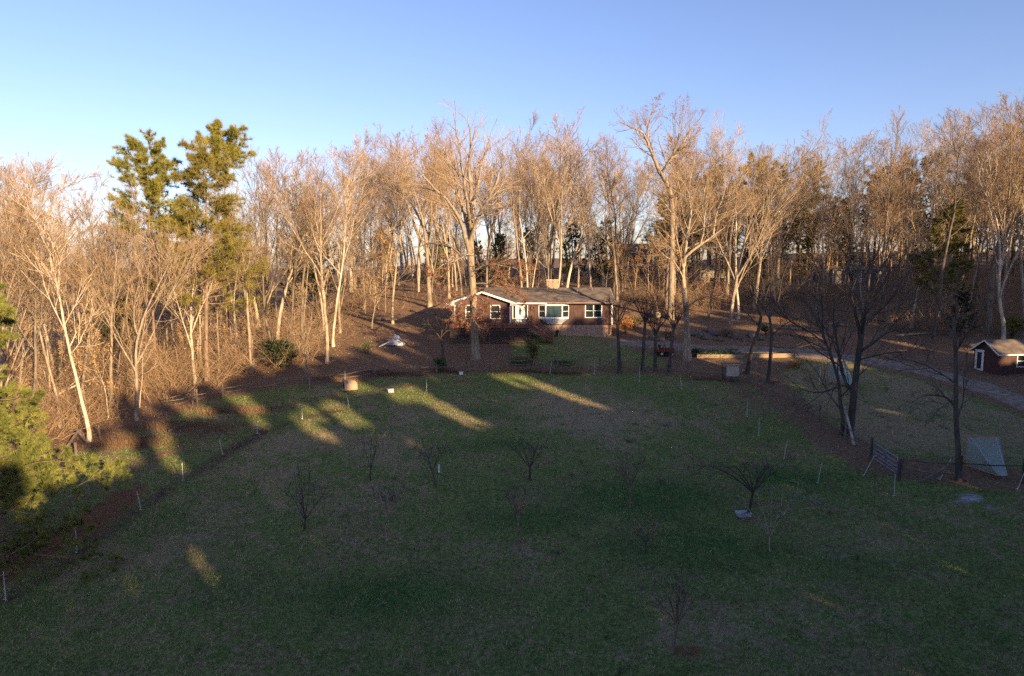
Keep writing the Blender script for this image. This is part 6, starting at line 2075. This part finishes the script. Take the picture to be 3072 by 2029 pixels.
# ------------------------------------------------------------------ evergreen wood behind the camera that shades the lawn at this hour
def shade_wood():
    rng = np.random.default_rng(12)
    SLP = math.tan(SUN_EL)
    Q0 = 26.0
    E = np.array([-60, -30, -8, -2, 4, 10, 18, 26, 32, 36, 40, 44, 50, 54, 60, 66, 72, 80, 90, 105, 125, 150])
    T = np.array([2.0, 2.2, 2.6, 3.2, 6.2, 9.0, 10.2, 11.2, 11.6, 12.5, 13.5, 13.8, 13.4, 12.6, 11.5, 11.6, 12.0, 14.5, 17.0, 18.0, 18.0, 18.0])
    def eh(u, v):
        p = G(u, v)
        e_ = 0.8 * p.x + 0.6 * p.y
        q_ = 0.6 * p.x - 0.8 * p.y
        return e_, p.z + SLP * (Q0 - q_)
    gaps = []
    for (a, b, hw) in (((1225, 1170), (1392, 1255), 0.85), ((1560, 1130), (1700, 1185), 0.7), ((1500, 1135), (1545, 1150), 0.4), ((1650, 1165), (1765, 1205), 0.4), ((905, 1258), (960, 1300), 0.65), ((990, 1222), (1062, 1256), 0.7), ((915, 1225), (935, 1240), 0.4), ((715, 1195), (760, 1225), 0.7), ((745, 1240), (770, 1262), 0.45), ((350, 1325), (385, 1365), 0.65), ((470, 1285), (490, 1315), 0.45), ((485, 1345), (510, 1375), 0.45), ((150, 1400), (240, 1370), 0.9), ((604, 1700), (610, 1708), 0.02), ((1180, 1190), (1215, 1175), 0.6), ((2110, 1078), (2160, 1066), 0.6), ((2280, 1072), (2340, 1066), 0.5), ((2420, 1078), (2540, 1088), 0.3), ((3035, 1040), (3060, 1090), 0.7), ((260, 1400), (330, 1380), 0.5), ((560, 1235), (600, 1225), 0.5), ((1040, 1160), (1060, 1140), 0.45)):
        e1, h1 = eh(*a)
        e2, h2 = eh(*b)
        gaps.append(((e1 + e2) / 2, hw * 0.72 + abs(e1 - e2) * 0.35, min(h1, h2) - 0.6, max(h1, h2) + 0.45))
    for (a, b, hw) in (((2200, 985), (2330, 992), 0.2), ((2250, 958), (2420, 968), 0.2), ((2390, 1003), (2480, 1012), 0.2), ((2650, 1022), (2760, 1042), 0.2), ((2560, 962), (2640, 975), 0.2), ((2720, 1052), (2850, 1088), 0.2), ((1900, 975), (1990, 985), 0.2), ((2080, 940), (2150, 948), 0.2), ((1530, 1028), (1580, 1034), 0.2)):
        e1, h1 = eh(*a)
        e2, h2 = eh(*b)
        gaps.append(((e1 + e2) / 2, hw + abs(e1 - e2) * 0.45, min(h1, h2), max(h1, h2)))
    for (u, v0, v1, Y, hw) in ((3045, 1035, 1090, 62.8, 0.7), (3010, 1030, 1060, 62.8, 0.25)):
        pa, pb = at(u, v0, Y), at(u, v1, Y)
        q_ = 0.6 * pa.x - 0.8 * Y
        gaps.append((0.8 * pa.x + 0.6 * Y, hw, pb.z + SLP * (Q0 - q_), pa.z + SLP * (Q0 - q_)))
    g, gt_ = Geo(), Geo()
    def add(c_, d, w, s2, fat):
        ee = 0.8 * c_[:, 0] + 0.6 * c_[:, 1]
        qq = 0.6 * c_[:, 0] - 0.8 * c_[:, 1]
        hh = c_[:, 2] + SLP * (Q0 - qq)
        keep = np.ones(len(c_), bool)
        for (ge, gw, h0, h1) in gaps:
            keep &= ~((np.abs(ee - ge) < gw + 0.28) & (hh > h0 - 0.2) & (hh < h1 + 0.2))
        c_, d, w, s2 = c_[keep], d[keep], w[keep], s2[keep]
        V_ = np.stack([c_ - d * s2, c_ + w * s2 * fat, c_ + d * s2, c_ - w * s2 * fat], 1).reshape(-1, 3)
        g.add(V_, np.arange(4 * len(c_)).reshape(-1, 4))
    e_ = -58.0
    while e_ < 150:
        for row in (0, 1, 2):
            ee = e_ + rng.uniform(-1.0, 1.0) + 1.0 * row
            q = Q0 + 5 * row + rng.uniform(-1, 1)
            x = ee * 0.8 + q * 0.6
            y = ee * 0.6 - q * 0.8
            z0 = hz(x, y)
            top = float(np.interp(ee, E, T)) + SLP * (q - Q0) + rng.normal(0, 0.9) - (0.8 if row else 0)
            hgt = top - z0
            nf = int(900 * hgt / 24)
            t = rng.uniform(0.02, 1, nf) ** 0.85
            rad = (0.5 + 2.2 * (1 - t) ** 0.7) * rng.uniform(0.1, 1.0, nf) ** 0.6
            a = rng.uniform(0, 6.28, nf)
            c_ = np.stack([x + rad * np.cos(a), y + rad * np.sin(a), z0 + t * hgt], 1)
            d = unit(np.stack([np.cos(a), np.sin(a), rng.normal(0.1, 0.5, nf)], 1) + rng.normal(0, 0.5, (nf, 3)))
            w = unit(np.cross(d, rng.normal(size=(nf, 3))))
            add(c_, d, w, rng.uniform(0.3, 0.6, (nf, 1)), 0.65)
        nb = 560
        ea = e_ + rng.uniform(-1.7, 1.7, nb)
        qa = Q0 + rng.uniform(-1.5, 12, nb)
        xa, ya = ea * 0.8 + qa * 0.6, ea * 0.6 - qa * 0.8
        za = H(xa, ya)
        lim = np.interp(ea, E, T) + SLP * (qa - Q0) - 2.2 - 1.0 * np.sin(ea * 1.3)
        c_ = np.stack([xa, ya, za + rng.uniform(0, 1, nb) * np.maximum(lim - za, 1)], 1)
        d = unit(rng.normal(size=(nb, 3)))
        w = unit(np.cross(d, rng.normal(size=(nb, 3))))
        add(c_, d, w, rng.uniform(0.45, 0.8, (nb, 1)), 0.8)
        for k in range(2):
            ee = e_ + rng.uniform(-1.5, 1.5)
            q = Q0 + rng.uniform(0, 10)
            x, y = ee * 0.8 + q * 0.6, ee * 0.6 - q * 0.8
            z0 = hz(x, y)
            P = np.array([[[x, y, z0 - 0.3], [x, y, z0 + 3.0], [x, y, z0 + 6.0]]])
            gt_.add(*tubes(P, np.array([[0.28, 0.22, 0.15]]), 6))
        e_ += 3.1
    r = thing('evergreen_wood', (40, -10, -17), 'dense evergreen wood on the near side of the lawn', 'wood')
    r['kind'] = 'stuff'
    del r['category']
    link('foliage', g.mesh('foliage', M_cedar), r, Vector((-40, 10, 17)))
    link('trunks', gt_.mesh('trunks', M_barkp), r, Vector((-40, 10, 17)))
shade_wood()
